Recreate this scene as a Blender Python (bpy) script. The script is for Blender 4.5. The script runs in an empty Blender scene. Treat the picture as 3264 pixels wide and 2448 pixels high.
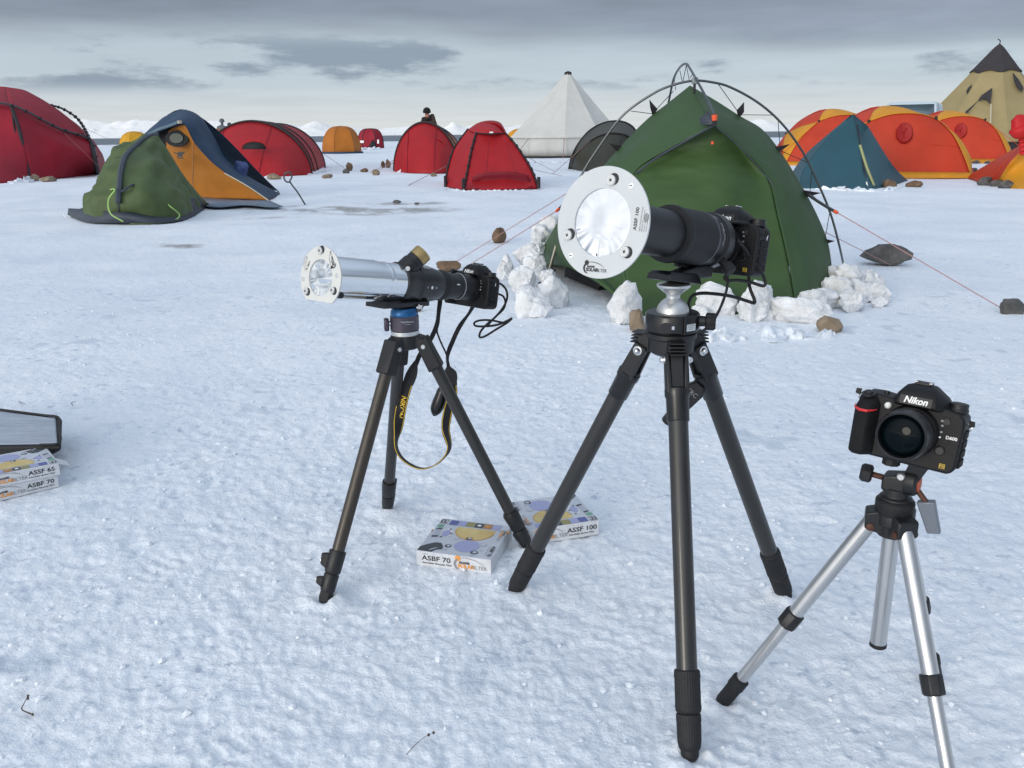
import bpy, bmesh, math, random
import numpy as np
from mathutils import Vector, Matrix, noise as mnoise
random.seed(7)
SC = bpy.context.scene
COL = SC.collection
# ------------------------------------------------------------------ camera, sky, sun, exposure
FPX, IW, IH = 2770.0, 3264, 2448
CAMH, PITCH, ROLL = 0.95, math.radians(16.05), math.radians(0.6)
_f = Vector((0, math.cos(PITCH), -math.sin(PITCH)))
_r0 = Vector((1, 0, 0)); _u0 = _r0.cross(_f)
_r = _r0*math.cos(ROLL) - _u0*math.sin(ROLL)
_u = _u0*math.cos(ROLL) + _r0*math.sin(ROLL)
CAMP = Vector((0, 0, CAMH))
def ray(x, y): return _f + _r*((x-IW/2)/FPX) + _u*((IH/2-y)/FPX)
def G(x, y, z=0.0):                      # point on level z seen at photo position x, y
    d = ray(x, y); return CAMP + d*((z-CAMH)/d.z)
def K(x, y, Y):                          # point Y metres ahead seen at photo position x, y
    d = ray(x, y); return CAMP + d*(Y/d.y)
def KZ(x, y, z):
    return CAMP + ray(x, y)*z
cd = bpy.data.cameras.new('camera'); cam = bpy.data.objects.new('camera', cd); COL.objects.link(cam)
cd.sensor_fit = 'HORIZONTAL'; cd.sensor_width = 36.0; cd.lens = 36.0*FPX/IW
cd.clip_start = 0.05; cd.clip_end = 90000
R3 = Matrix((_r, _u, -_f)).transposed()
cam.matrix_world = Matrix.Translation(CAMP) @ R3.to_4x4()
SC.camera = cam
SUN_AZ, SUN_EL = math.radians(40), math.radians(12)      # behind the viewer, to the left
SUND = Vector((-math.sin(SUN_AZ)*math.cos(SUN_EL), -math.cos(SUN_AZ)*math.cos(SUN_EL), math.sin(SUN_EL)))
SC.view_settings.view_transform = 'Standard'; SC.view_settings.look = 'None'
SC.view_settings.exposure = 0.19; SC.view_settings.gamma = 1.0; SC.view_settings.use_curve_mapping = False

def build_world():
    w = bpy.data.worlds.new('World'); SC.world = w; w.use_nodes = True
    nt = w.node_tree; nt.nodes.clear(); N = nt.nodes.new; L = nt.links.new
    def m(op, a, b=None, c=None, clamp=False):
        n = N('ShaderNodeMath'); n.operation = op; n.use_clamp = clamp
        for i, v in enumerate((a, b, c)):
            if v is None: continue
            if isinstance(v, (int, float)): n.inputs[i].default_value = v
            else: L(v, n.inputs[i])
        return n.outputs[0]
    def mr(v, a, b, c=0.0, d=1.0):
        n = N('ShaderNodeMapRange'); n.interpolation_type = 'SMOOTHSTEP'
        L(v, n.inputs[0])
        for i, q in enumerate((a, b, c, d)): n.inputs[i+1].default_value = q
        return n.outputs[0]
    def mix(fac, a, b):
        n = N('ShaderNodeMix'); n.data_type = 'RGBA'
        if isinstance(fac, (int, float)): n.inputs[0].default_value = fac
        else: L(fac, n.inputs[0])
        for i, v in ((6, a), (7, b)):
            if isinstance(v, tuple): n.inputs[i].default_value = (*v, 1)
            else: L(v, n.inputs[i])
        return n.outputs[2]
    def scale(col, f):
        n = N('ShaderNodeVectorMath'); n.operation = 'SCALE'
        if isinstance(col, tuple): n.inputs[0].default_value = col
        else: L(col, n.inputs[0])
        if isinstance(f, (int, float)): n.inputs['Scale'].default_value = f
        else: L(f, n.inputs['Scale'])
        return n.outputs[0]
    tc = N('ShaderNodeTexCoord'); sp = N('ShaderNodeSeparateXYZ'); L(tc.outputs['Generated'], sp.inputs[0])
    z = m('MAXIMUM', sp.outputs[2], 0.0)
    zz = m('ADD', z, 0.035)
    u = m('DIVIDE', sp.outputs[0], zz); v = m('DIVIDE', sp.outputs[1], zz)
    cb = N('ShaderNodeCombineXYZ'); L(u, cb.inputs[0]); L(v, cb.inputs[1])
    def noise(sc, det, rough=.55, off=(0, 0, 0), sxy=(1, 1)):
        mp = N('ShaderNodeMapping'); L(cb.outputs[0], mp.inputs[0]); mp.inputs['Location'].default_value = off
        mp.inputs['Scale'].default_value = (sxy[0], sxy[1], 1)
        n = N('ShaderNodeTexNoise'); L(mp.outputs[0], n.inputs['Vector'])
        n.inputs['Scale'].default_value = sc; n.inputs['Detail'].default_value = det; n.inputs['Roughness'].default_value = rough
        return n.outputs[0]
    def dnoise(sc, det, rough, off, zs):
        mp = N('ShaderNodeMapping'); L(tc.outputs['Generated'], mp.inputs[0]); mp.inputs['Location'].default_value = off; mp.inputs['Scale'].default_value = (1, 1, zs)
        n = N('ShaderNodeTexNoise'); L(mp.outputs[0], n.inputs['Vector'])
        n.inputs['Scale'].default_value = sc; n.inputs['Detail'].default_value = det; n.inputs['Roughness'].default_value = rough
        return n.outputs[0]
    sky = N('ShaderNodeTexSky'); sky.sky_type = 'NISHITA'; sky.sun_disc = False
    sky.sun_elevation = SUN_EL; sky.sun_rotation = math.atan2(SUND.x, SUND.y)
    sky.altitude = 0; sky.air_density = 1.0; sky.dust_density = 1.5
    clear = scale(sky.outputs[0], 0.10)
    n1 = noise(0.55, 5, .55, (3.1, 1.7, 0)); n2 = noise(0.17, 4, .5, (8.3, 2.2, 0)); n3 = dnoise(4.6, 7, .62, (CLX, .2, 0.35), 4.6)
    # overcast deck: brighter overhead, as an overcast sky is
    lum = m('ADD', m('MULTIPLY', z, SKY_ZEN), SKY_BASE)
    deckv = m('MULTIPLY', lum, m('ADD', m('MULTIPLY', n1, .9), m('ADD', m('MULTIPLY', n2, .7), .20)))
    deck = scale((.79, .935, 1.16), deckv)
    # thin bright veil low over the horizon
    veil = mix(mr(z, .0, .07), (.64, .665, .67), (.47, .555, .635))
    veil = scale(veil, m('ADD', m('MULTIPLY', n1, .25), .87))
    cov = mr(m('ADD', z, m('MULTIPLY', m('SUBTRACT', n2, .5), .10)), .070, .118)
    base = mix(.62, clear, veil)
    base = mix(mr(z, .0, .15, 0.95, 0.80), clear, veil)
    c1 = mix(cov, base, deck)
    # broken low grey clouds
    band = m('MULTIPLY', mr(z, .040, .056), mr(z, .115, .085))
    puff = m('MULTIPLY', band, mr(n3, .49, .62))
    c2 = mix(m('MULTIPLY', puff, .82), c1, (.215, .27, .34))
    # light breaking through the cloud towards the sun
    dt = N('ShaderNodeVectorMath'); dt.operation = 'DOT_PRODUCT'
    L(tc.outputs['Generated'], dt.inputs[0]); dt.inputs[1].default_value = SUND
    glow = mr(dt.outputs['Value'], .35, 1.0)
    gm = m('ADD', m('MULTIPLY', m('MULTIPLY', glow, glow), SUNGLOW), m('MULTIPLY', glow, SUNGLOW*.25))
    ad = N('ShaderNodeVectorMath'); ad.operation = 'ADD'; L(c2, ad.inputs[0]); L(scale((1.0, .975, .93), gm), ad.inputs[1])
    c3 = ad.outputs[0]
    bg = N('ShaderNodeBackground'); L(c3, bg.inputs[0]); bg.inputs[1].default_value = 1.0
    out = N('ShaderNodeOutputWorld'); L(bg.outputs[0], out.inputs[0])
CLX = 4.3
SKY_BASE, SKY_ZEN, SUNGLOW = 0.25, 0.46, 0.90
build_world()
sl = bpy.data.lights.new('sun', 'SUN'); sl.energy = 1.0; sl.angle = math.radians(20); sl.color = (1.0, .93, .82)
so = bpy.data.objects.new('sun', sl); COL.objects.link(so)
so.rotation_mode = 'QUATERNION'; so.rotation_quaternion = SUND.to_track_quat('Z', 'Y')

# ------------------------------------------------------------------ helpers
def catmull(pts, n=24):
    P = [Vector(p) for p in pts]
    if len(P) == 2: return [P[0].lerp(P[1], i/(n-1)) for i in range(n)]
    d = [0]
    for a, b in zip(P, P[1:]): d.append(d[-1]+max((b-a).length, 1e-6))
    out = []
    for i in range(n):
        t = d[-1]*i/(n-1); k = 0
        while k < len(P)-2 and d[k+1] < t: k += 1
        h = d[k+1]-d[k]; s = (t-d[k])/h
        def tan(j):
            if j == 0: return (P[1]-P[0])/(d[1]-d[0])
            if j == len(P)-1: return (P[-1]-P[-2])/(d[-1]-d[-2])
            return (P[j+1]-P[j-1])/(d[j+1]-d[j-1])
        m0, m1 = tan(k)*h, tan(k+1)*h
        out.append(P[k]*(2*s**3-3*s*s+1)+m0*(s**3-2*s*s+s)+P[k+1]*(-2*s**3+3*s*s)+m1*(s**3-s*s))
    return out
def frame(o, az=0.0, el=0.0, roll=0.0):
    """local x to the viewer's right, y away (back), z up; az turns the front to the left, el tips it up (degrees)"""
    a, e = math.radians(az), math.radians(el)
    y = Vector((math.sin(a)*math.cos(e), math.cos(a)*math.cos(e), -math.sin(e)))
    x = Vector((math.cos(a), -math.sin(a), 0)); z = x.cross(y)
    M = Matrix((x, y, z)).transposed().to_4x4() @ Matrix.Rotation(math.radians(roll), 4, 'Y')
    return Matrix.Translation(o) @ M
I4 = Matrix.Identity(4)
class MB:
    def __init__(s, F=None): s.v = []; s.f = []; s.F = F or I4
    def add(s, V, Fc, F=None):
        o = len(s.v); F = F or s.F
        s.v += [F @ Vector(p) for p in V]; s.f += [[i+o for i in q] for q in Fc]; return s
    def box(s, c, d, R=None):
        c = Vector(c); V = []
        for z in (-.5, .5):
            for x, y in ((-.5, -.5), (.5, -.5), (.5, .5), (-.5, .5)):
                p = Vector((x*d[0], y*d[1], z*d[2])); V.append(c + (R @ p if R else p))
        return s.add(V, [[3, 2, 1, 0], [4, 5, 6, 7], [0, 1, 5, 4], [1, 2, 6, 5], [2, 3, 7, 6], [3, 0, 4, 7]])
    def cyl(s, a, b, r0, r1=None, seg=24):
        return s.turn(a, b, [(0, r0), (1, r0 if r1 is None else r1)], seg, rel=True)
    def turn(s, a, b, prof, seg=24, rel=False, rib=0, cap=True, squash=None):
        """revolve (t, r) about the line a-b; t in metres along it, or 0..1 with rel"""
        a, b = Vector(a), Vector(b); ax = (b-a); Ln = ax.length; ax.normalize()
        t = Vector((0, 0, 1)) if abs(ax.z) < .9 else Vector((1, 0, 0))
        x = ax.cross(t).normalized(); y = ax.cross(x)
        V = []; Fc = []
        for (q, r) in prof:
            c = a + ax*(q*Ln if rel else q)
            for k in range(seg):
                an = 2*math.pi*k/seg; rr = r*(1+(rib if k % 2 else 0))
                V.append(c + (x*math.cos(an)*(squash or 1) + y*math.sin(an))*rr)
        n = len(prof)
        for i in range(n-1):
            for k in range(seg):
                k2 = (k+1) % seg; Fc.append([i*seg+k, i*seg+k2, (i+1)*seg+k2, (i+1)*seg+k])
        if cap: Fc.append(list(range(seg))[::-1]); Fc.append([(n-1)*seg+k for k in range(seg)])
        return s.add(V, Fc)
    def tube(s, pts, r, seg=8, cap=True):
        P = [Vector(p) for p in pts]; V = []; Fc = []; n = len(P)
        T = [(P[min(i+1, n-1)]-P[max(i-1, 0)]).normalized() for i in range(n)]
        up = Vector((0, 0, 1)) if abs(T[0].z) < .9 else Vector((1, 0, 0))
        x = T[0].cross(up).normalized()
        for i in range(n):
            x = (x - T[i]*x.dot(T[i]))
            x = x.normalized() if x.length > 1e-6 else T[i].orthogonal().normalized()
            y = T[i].cross(x); rr = r[i] if isinstance(r, (list, tuple)) else r
            for k in range(seg):
                an = 2*math.pi*k/seg; V.append(P[i]+(x*math.cos(an)+y*math.sin(an))*rr)
        for i in range(n-1):
            for k in range(seg):
                k2 = (k+1) % seg; Fc.append([i*seg+k, i*seg+k2, (i+1)*seg+k2, (i+1)*seg+k])
        if cap: Fc.append(list(range(seg))[::-1]); Fc.append([(n-1)*seg+k for k in range(seg)])
        return s.add(V, Fc)
    def prism(s, outline, y0, y1):                     # outline in x, z; extruded along y
        n = len(outline); V = [(x, y0, z) for x, z in outline]+[(x, y1, z) for x, z in outline]
        Fc = [list(range(n))[::-1] if False else list(range(n)), [n+i for i in range(n)][::-1]]
        for i in range(n): j = (i+1) % n; Fc.append([j, i, n+i, n+j])
        return s.add(V, Fc)
    def hull(s, pts):
        bm = bmesh.new()
        for p in pts: bm.verts.new(p)
        bmesh.ops.convex_hull(bm, input=bm.verts)
        bmesh.ops.delete(bm, geom=[v for v in bm.verts if not v.link_faces], context='VERTS')
        bmesh.ops.dissolve_limit(bm, angle_limit=.02, verts=bm.verts, edges=bm.edges)
        bm.verts.index_update()
        V = [v.co.copy() for v in bm.verts]; Fc = [[v.index for v in f.verts] for f in bm.faces]; bm.free()
        return s.add(V, Fc)
    def ribbon(s, pts, w, thick, side):
        """flat band along pts; side = width direction (vector or list)"""
        P = [Vector(p) for p in pts]; n = len(P); V = []; Fc = []
        for i in range(n):
            T = (P[min(i+1, n-1)]-P[max(i-1, 0)]).normalized()
            sd = Vector(side[i] if isinstance(side, list) else side); sd = (sd-T*sd.dot(T)).normalized()
            nn = T.cross(sd); ww = w[i] if isinstance(w, list) else w
            for a, b in ((-.5, -.5), (.5, -.5), (.5, .5), (-.5, .5)): V.append(P[i]+sd*ww*a+nn*thick*b)
        for i in range(n-1):
            for k in range(4): k2 = (k+1) % 4; Fc.append([i*4+k, i*4+k2, i*4+4+k2, i*4+4+k])
        Fc.append([3, 2, 1, 0]); Fc.append([(n-1)*4+k for k in range(4)])
        return s.add(V, Fc)
    def grid(s, rows, close=False):
        n = len(rows); m_ = len(rows[0]); V = [p for r in rows for p in r]; Fc = []
        for i in range(n-1):
            for k in range(m_ if close else m_-1):
                k2 = (k+1) % m_; Fc.append([i*m_+k, i*m_+k2, (i+1)*m_+k2, (i+1)*m_+k])
        return s.add(V, Fc)
    def build(s, name, mat, parent=None, bevel=0, smooth=40, segs=2, solid=0, origin=None):
        base = origin
        if base is None: base = wloc(parent) if parent else Vector((0, 0, 0))
        me = bpy.data.meshes.new(name)
        me.from_pydata([tuple(v-base) for v in s.v], [], s.f); me.validate(); me.update()
        me.materials.append(mat)
        if smooth:
            me.shade_smooth(); me.set_sharp_from_angle(angle=math.radians(smooth))
        o = bpy.data.objects.new(name, me); COL.objects.link(o)
        if parent: o.parent = parent; o.location = base-wloc(parent)
        else: o.location = base
        if solid:
            md = o.modifiers.new('solid', 'SOLIDIFY'); md.thickness = solid; md.offset = 0
        if bevel:
            md = o.modifiers.new('bevel', 'BEVEL'); md.width = bevel; md.segments = segs; md.limit_method = 'ANGLE'; md.angle_limit = math.radians(35)
            md.harden_normals = False
        return o
def wloc(o):
    l = Vector((0, 0, 0))
    while o: l += o.location; o = o.parent
    return l
def tag(o, label, cat, group=None):
    o['label'] = label; o['category'] = cat
    if group: o['group'] = group
    return o
def thing(name, label, cat, loc, group=None):
    o = bpy.data.objects.new(name, None); COL.objects.link(o); o.location = loc; o.empty_display_size = .1
    return tag(o, label, cat, group)
def struct(o, kind='structure'): o['kind'] = kind; return o
def text(name, s, size, F, mat, parent, bold=0.0, shear=0.0, align='CENTER', sx=1.0, ext=0.0002, res=3):
    """flat lettering in the x-z plane of frame F, facing local -y"""
    cu = bpy.data.curves.new('t', 'FONT'); cu.body = s; cu.size = size; cu.align_x = align; cu.align_y = 'CENTER'
    cu.offset = bold; cu.shear = shear; cu.resolution_u = res
    ob = bpy.data.objects.new('t', cu); COL.objects.link(ob)
    dg = bpy.context.evaluated_depsgraph_get(); me = bpy.data.meshes.new_from_object(ob.evaluated_get(dg))
    b = MB(F); V = [(v.co.x*sx, -ext, v.co.y) for v in me.vertices]; b.add(V, [list(p.vertices) for p in me.polygons])
    bpy.data.objects.remove(ob); bpy.data.meshes.remove(me); bpy.data.curves.remove(cu)
    return b.build(name, mat, parent, smooth=0)
def coons(cb, ct, cl, cr, n=20, m=20, wr=0.0, wsc=3.0, seed=0.0, bulge=0.0):
    """surface patch between four curves: bottom, top (u), left, right (v)"""
    B, T, Lc, Rc = catmull(cb, n), catmull(ct, n), catmull(cl, m), catmull(cr, m)
    rows = []
    for j in range(m):
        v = j/(m-1); row = []
        for i in range(n):
            u = i/(n-1)
            p = B[i]*(1-v)+T[i]*v + Lc[j]*(1-u)+Rc[j]*u - (B[0]*(1-u)*(1-v)+B[-1]*u*(1-v)+T[0]*(1-u)*v+T[-1]*u*v)
            row.append(p)
        rows.append(row)
    if wr or bulge:
        R2 = [r[:] for r in rows]
        for j in range(1, m-1):
            for i in range(1, n-1):
                nn = (rows[j][i+1]-rows[j][i-1]).cross(rows[j+1][i]-rows[j-1][i])
                if nn.length < 1e-9: continue
                nn.normalize(); p = rows[j][i]
                w = min(1, 5*min(i, n-1-i)/(n-1))*min(1, 5*min(j, m-1-j)/(m-1))
                q = mnoise.noise(Vector((p.x*wsc, p.y*wsc, p.z*wsc*.45+seed)))+.5*mnoise.noise(Vector((p.x*wsc*.8, p.y*wsc, p.z*wsc*2.2+seed+7)))
                uu, vv = i/(n-1), j/(m-1)
                R2[j][i] = p+nn*(wr*q*w + bulge*16*uu*(1-uu)*vv*(1-vv))
        rows = R2
    return rows
def panel(name, mat, parent, cb, ct, cl, cr, n=20, m=20, wr=0, wsc=3., seed=0., bulge=0., solid=.004):
    return MB().grid(coons(cb, ct, cl, cr, n, m, wr, wsc, seed, bulge)).build(name, mat, parent, solid=solid, smooth=60)
def line(name, pts, r, mat, parent, n=None, seg=6):
    return MB().tube(catmull(pts, n or (2 if len(pts) == 2 else 8*len(pts))), r, seg).build(name, mat, parent)

# ------------------------------------------------------------------ materials
MATS = {}
def mat(name, col, rough=.5, metal=0.0, var=0.0, vsc=8.0, bump=0.0, bsc=60.0, transl=0.0, spec=.5, col2=None, vdet=4, coat=0.0, stretch=(1, 1, 1), bdet=5):
    if name in MATS: return MATS[name]
    M = bpy.data.materials.new(name); M.use_nodes = True; nt = M.node_tree; N = nt.nodes.new; L = nt.links.new
    p = nt.nodes['Principled BSDF']; out = nt.nodes['Material Output']
    p.inputs['Base Color'].default_value = (*col, 1); p.inputs['Roughness'].default_value = rough; p.inputs['Metallic'].default_value = metal
    p.inputs['Specular IOR Level'].default_value = spec; p.inputs['Coat Weight'].default_value = coat
    tc = N('ShaderNodeTexCoord'); mp = N('ShaderNodeMapping'); L(tc.outputs['Object'], mp.inputs[0]); mp.inputs['Scale'].default_value = stretch
    csock = None
    if var or col2:
        nz = N('ShaderNodeTexNoise'); nz.inputs['Scale'].default_value = vsc; nz.inputs['Detail'].default_value = vdet; nz.inputs['Roughness'].default_value = .6
        L(mp.outputs[0], nz.inputs['Vector'])
        rp = N('ShaderNodeValToRGB'); L(nz.outputs[0], rp.inputs[0])
        c2 = col2 or tuple(min(1, c*(1+var)) for c in col); c1 = col if col2 else tuple(c*(1-var) for c in col)
        rp.color_ramp.elements[0].position = .3; rp.color_ramp.elements[0].color = (*c1, 1)
        rp.color_ramp.elements[1].position = .7; rp.color_ramp.elements[1].color = (*c2, 1)
        L(rp.outputs[0], p.inputs['Base Color']); csock = rp.outputs[0]
    if bump:
        nb = N('ShaderNodeTexNoise'); nb.inputs['Scale'].default_value = bsc; nb.inputs['Detail'].default_value = bdet; nb.inputs['Roughness'].default_value = .6
        L(mp.outputs[0], nb.inputs['Vector'])
        bp = N('ShaderNodeBump'); bp.inputs['Strength'].default_value = 1.0; bp.inputs['Distance'].default_value = bump
        L(nb.outputs[0], bp.inputs['Height']); L(bp.outputs[0], p.inputs['Normal'])
    if transl:
        tr = N('ShaderNodeBsdfTranslucent'); tr.inputs[0].default_value = (*col, 1)
        if csock: L(csock, tr.inputs[0])
        mx = N('ShaderNodeMixShader'); mx.inputs[0].default_value = transl
        L(p.outputs[0], mx.inputs[1]); L(tr.outputs[0], mx.inputs[2]); L(mx.outputs[0], out.inputs[0])
    MATS[name] = M; return M
def fab(name, col, transl=.22, rough=.55, var=.12, bump=.014, bsc=5, st=.6):
    return mat(name, col, rough, var=var, vsc=1.6, bump=bump, bsc=bsc, transl=transl, spec=.35, bdet=1.5, stretch=(1, 1, st))
BLK = mat('black_plastic', (.008, .008, .009), .45, bump=.0004, bsc=300, var=.25, vsc=30)
BLKR = mat('black_rubber', (.007, .007, .008), .62, bump=.0006, bsc=500, var=.3, vsc=60)
BLKS = mat('black_satin', (.007, .007, .008), .30, var=.3, vsc=40)
CARB = mat('carbon_fibre', (.017, .016, .015), .40, var=.18, vsc=35, stretch=(1, 1, .15), coat=.3)
CARBW = mat('carbon_bronze', (.060, .050, .040), .38, metal=.5, var=.2, vsc=40, stretch=(1, 1, .1), coat=.2)
ALU = mat('brushed_aluminium', (.58, .58, .575), .30, metal=1.0, var=.08, vsc=60, stretch=(1, 1, .1), bump=.0001, bsc=200)
SATIN = mat('satin_silver', (.62, .63, .63), .42, metal=.85, var=.05)
STEEL = mat('bright_steel', (.75, .75, .74), .18, metal=1.0)
CHROME = mat('mirror_wrap', (.80, .83, .86), .045, metal=1.0)
WPLATE = mat('white_plate', (.56, .58, .585), .38, var=.03, vsc=15)
INK = mat('black_ink', (.015, .015, .018), .5)
WINK = mat('white_ink', (.82, .82, .80), .45)
GREYINK = mat('grey_ink', (.25, .25, .27), .5)
YINK = mat('yellow_ink', (.75, .48, .03), .5)
OINK = mat('orange_ink', (.80, .32, .04), .5)
REDP = mat('red_plastic', (.55, .025, .03), .35)
ORGP = mat('orange_plastic', (.75, .09, .02), .4)
ROPE = mat('guy_cord', (.30, .18, .17), .7)
REDROPE = mat('red_guy_cord', (.38, .20, .19), .7)
GREENROPE = mat('lime_guy_cord', (.35, .55, .16), .7)
POLE = mat('grey_tent_pole', (.07, .08, .088), .35, metal=.4, var=.15, vsc=20)
SLEEVE = mat('black_pole_sleeve', (.016, .014, .017), .7)
# ------------------------------------------------------------------ ground, sea, mountains
def vnoise(x, y, seed):
    xi = np.floor(x).astype(np.int64); yi = np.floor(y).astype(np.int64); fx = x-xi; fy = y-yi
    def h(a, b):
        n = (a*374761393 + b*668265263 + seed*974634777) & 0x7fffffff
        n = ((n ^ (n >> 13))*1274126177) & 0x7fffffff
        n = ((n ^ (n >> 16))*2246822519) & 0x7fffffff
        return (n & 0xfffff)/1048575.0*2-1
    sx = fx*fx*fx*(fx*(fx*6-15)+10); sy = fy*fy*fy*(fy*(fy*6-15)+10)
    a = h(xi, yi); b = h(xi+1, yi); c = h(xi, yi+1); d = h(xi+1, yi+1)
    return a+(b-a)*sx+(c-a)*sy+(a-b-c+d)*sx*sy
def fbm(x, y, sc, octv, seed, g=.5):
    t = 0; a = 1.0
    for o in range(octv):
        ca, sa = math.cos(.6*o+.3), math.sin(.6*o+.3)
        t = t+a*vnoise((x*ca-y*sa)/sc, (x*sa+y*ca)/sc, seed+o*17); a *= g; sc *= .5
    return t
def sstep(v, a, b):
    t = np.clip((v-a)/(b-a), 0, 1); return t*t*(3-2*t)
PRINTS = [(520, 2080, 35), (190, 2010, 80), (480, 1820, 60), (780, 2330, 50), (860, 1640, 30),
          (480, 1500, 100), (2350, 2330, 60), (700, 1250, 120), (350, 1180, 50), (1130, 1290, 80)]
PITS = [(1180, 1905, .05, .012), (1225, 1700, .05, .012), (1190, 1530, .04, .01)]
FEET = [(2200, 2410), (1637, 1878), (2505, 1897), (1032, 1912), (1234, 1622), (1688, 1746), (2304, 2230)]
MOUNDS = []          # x, y, radius, height
def ground_height(x, y):
    r = np.hypot(x, y)
    near = 1/(1+(r/9)**2); mid = 1/(1+(r/30)**2)
    h = .030*fbm(x, y, 1.7, 3, 3)*mid*sstep(r, 2.6, 7) + .0035*fbm(x, y, .34, 3, 11)*mid
    n1 = fbm(x, y, .042, 3, 29, .62)
    crust = sstep(n1, -.25, .45)
    patch = sstep(fbm(x, y, .8, 2, 51), -.5, .6)
    h += near*(.0036*(crust-.5)*(.25+.75*patch) + .0010*fbm(x, y, .040, 2, 41) + .0020*fbm(x, y, .015, 2, 61))
    pits = sstep(vnoise(x/.036, y/.036, 71), .42, .85)*sstep(fbm(x, y, .5, 2, 75), -.2, .5)
    h -= near*.0055*pits
    # wind scour on the right foreground
    w = sstep(x, .15, .9)*sstep(-y, -1.9, -1.2)
    u = x*.55+y*.83; v = x*.83-y*.55
    h += w*.0024*fbm(u*.6, v*1.2, .075, 4, 83)
    for (px, py, ang) in PRINTS:
        c = G(px, py); a = math.radians(ang); dx = x-c.x; dy = y-c.y
        U = dx*math.cos(a)+dy*math.sin(a); V = -dx*math.sin(a)+dy*math.cos(a)
        wd = .045+.010*np.sin((U+.14)*16)
        ins = sstep(.145-np.abs(U), 0, .012)*sstep(wd-np.abs(V), 0, .010)
        lug = sstep(np.sin(U*2*math.pi/.034)*np.where(np.abs(V) < .045, 1, 1), -.1, .45)*sstep(np.abs(np.sin(V*2*math.pi/.075)), .25, .5)
        gone = sstep(fbm(x, y, .10, 2, 97), -.25, .4)
        h += -ins*gone*(.0025+.0045*lug) + .001*sstep(.17-np.abs(U), 0, .02)*sstep(.065-np.abs(V), 0, .02)*(1-ins)
    for (px, py, rr, dp) in PITS:
        c = G(px, py); h -= dp*np.exp(-((x-c.x)**2+(y-c.y)**2)/(rr*.5)**2)
    for (px, py) in FEET:
        c = G(px, py); d = np.hypot(x-c.x, y-c.y); h += .010*np.exp(-((d-.030)/.016)**2)*(1+.5*fbm(x, y, .03, 2, 13))
    for (mx, my, mr_, mh) in MOUNDS:
        d2 = ((x-mx)**2+(y-my)**2)/mr_**2
        h += mh*np.exp(-d2)*(1+.35*fbm(x, y, .25, 2, 19))
    return h
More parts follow.
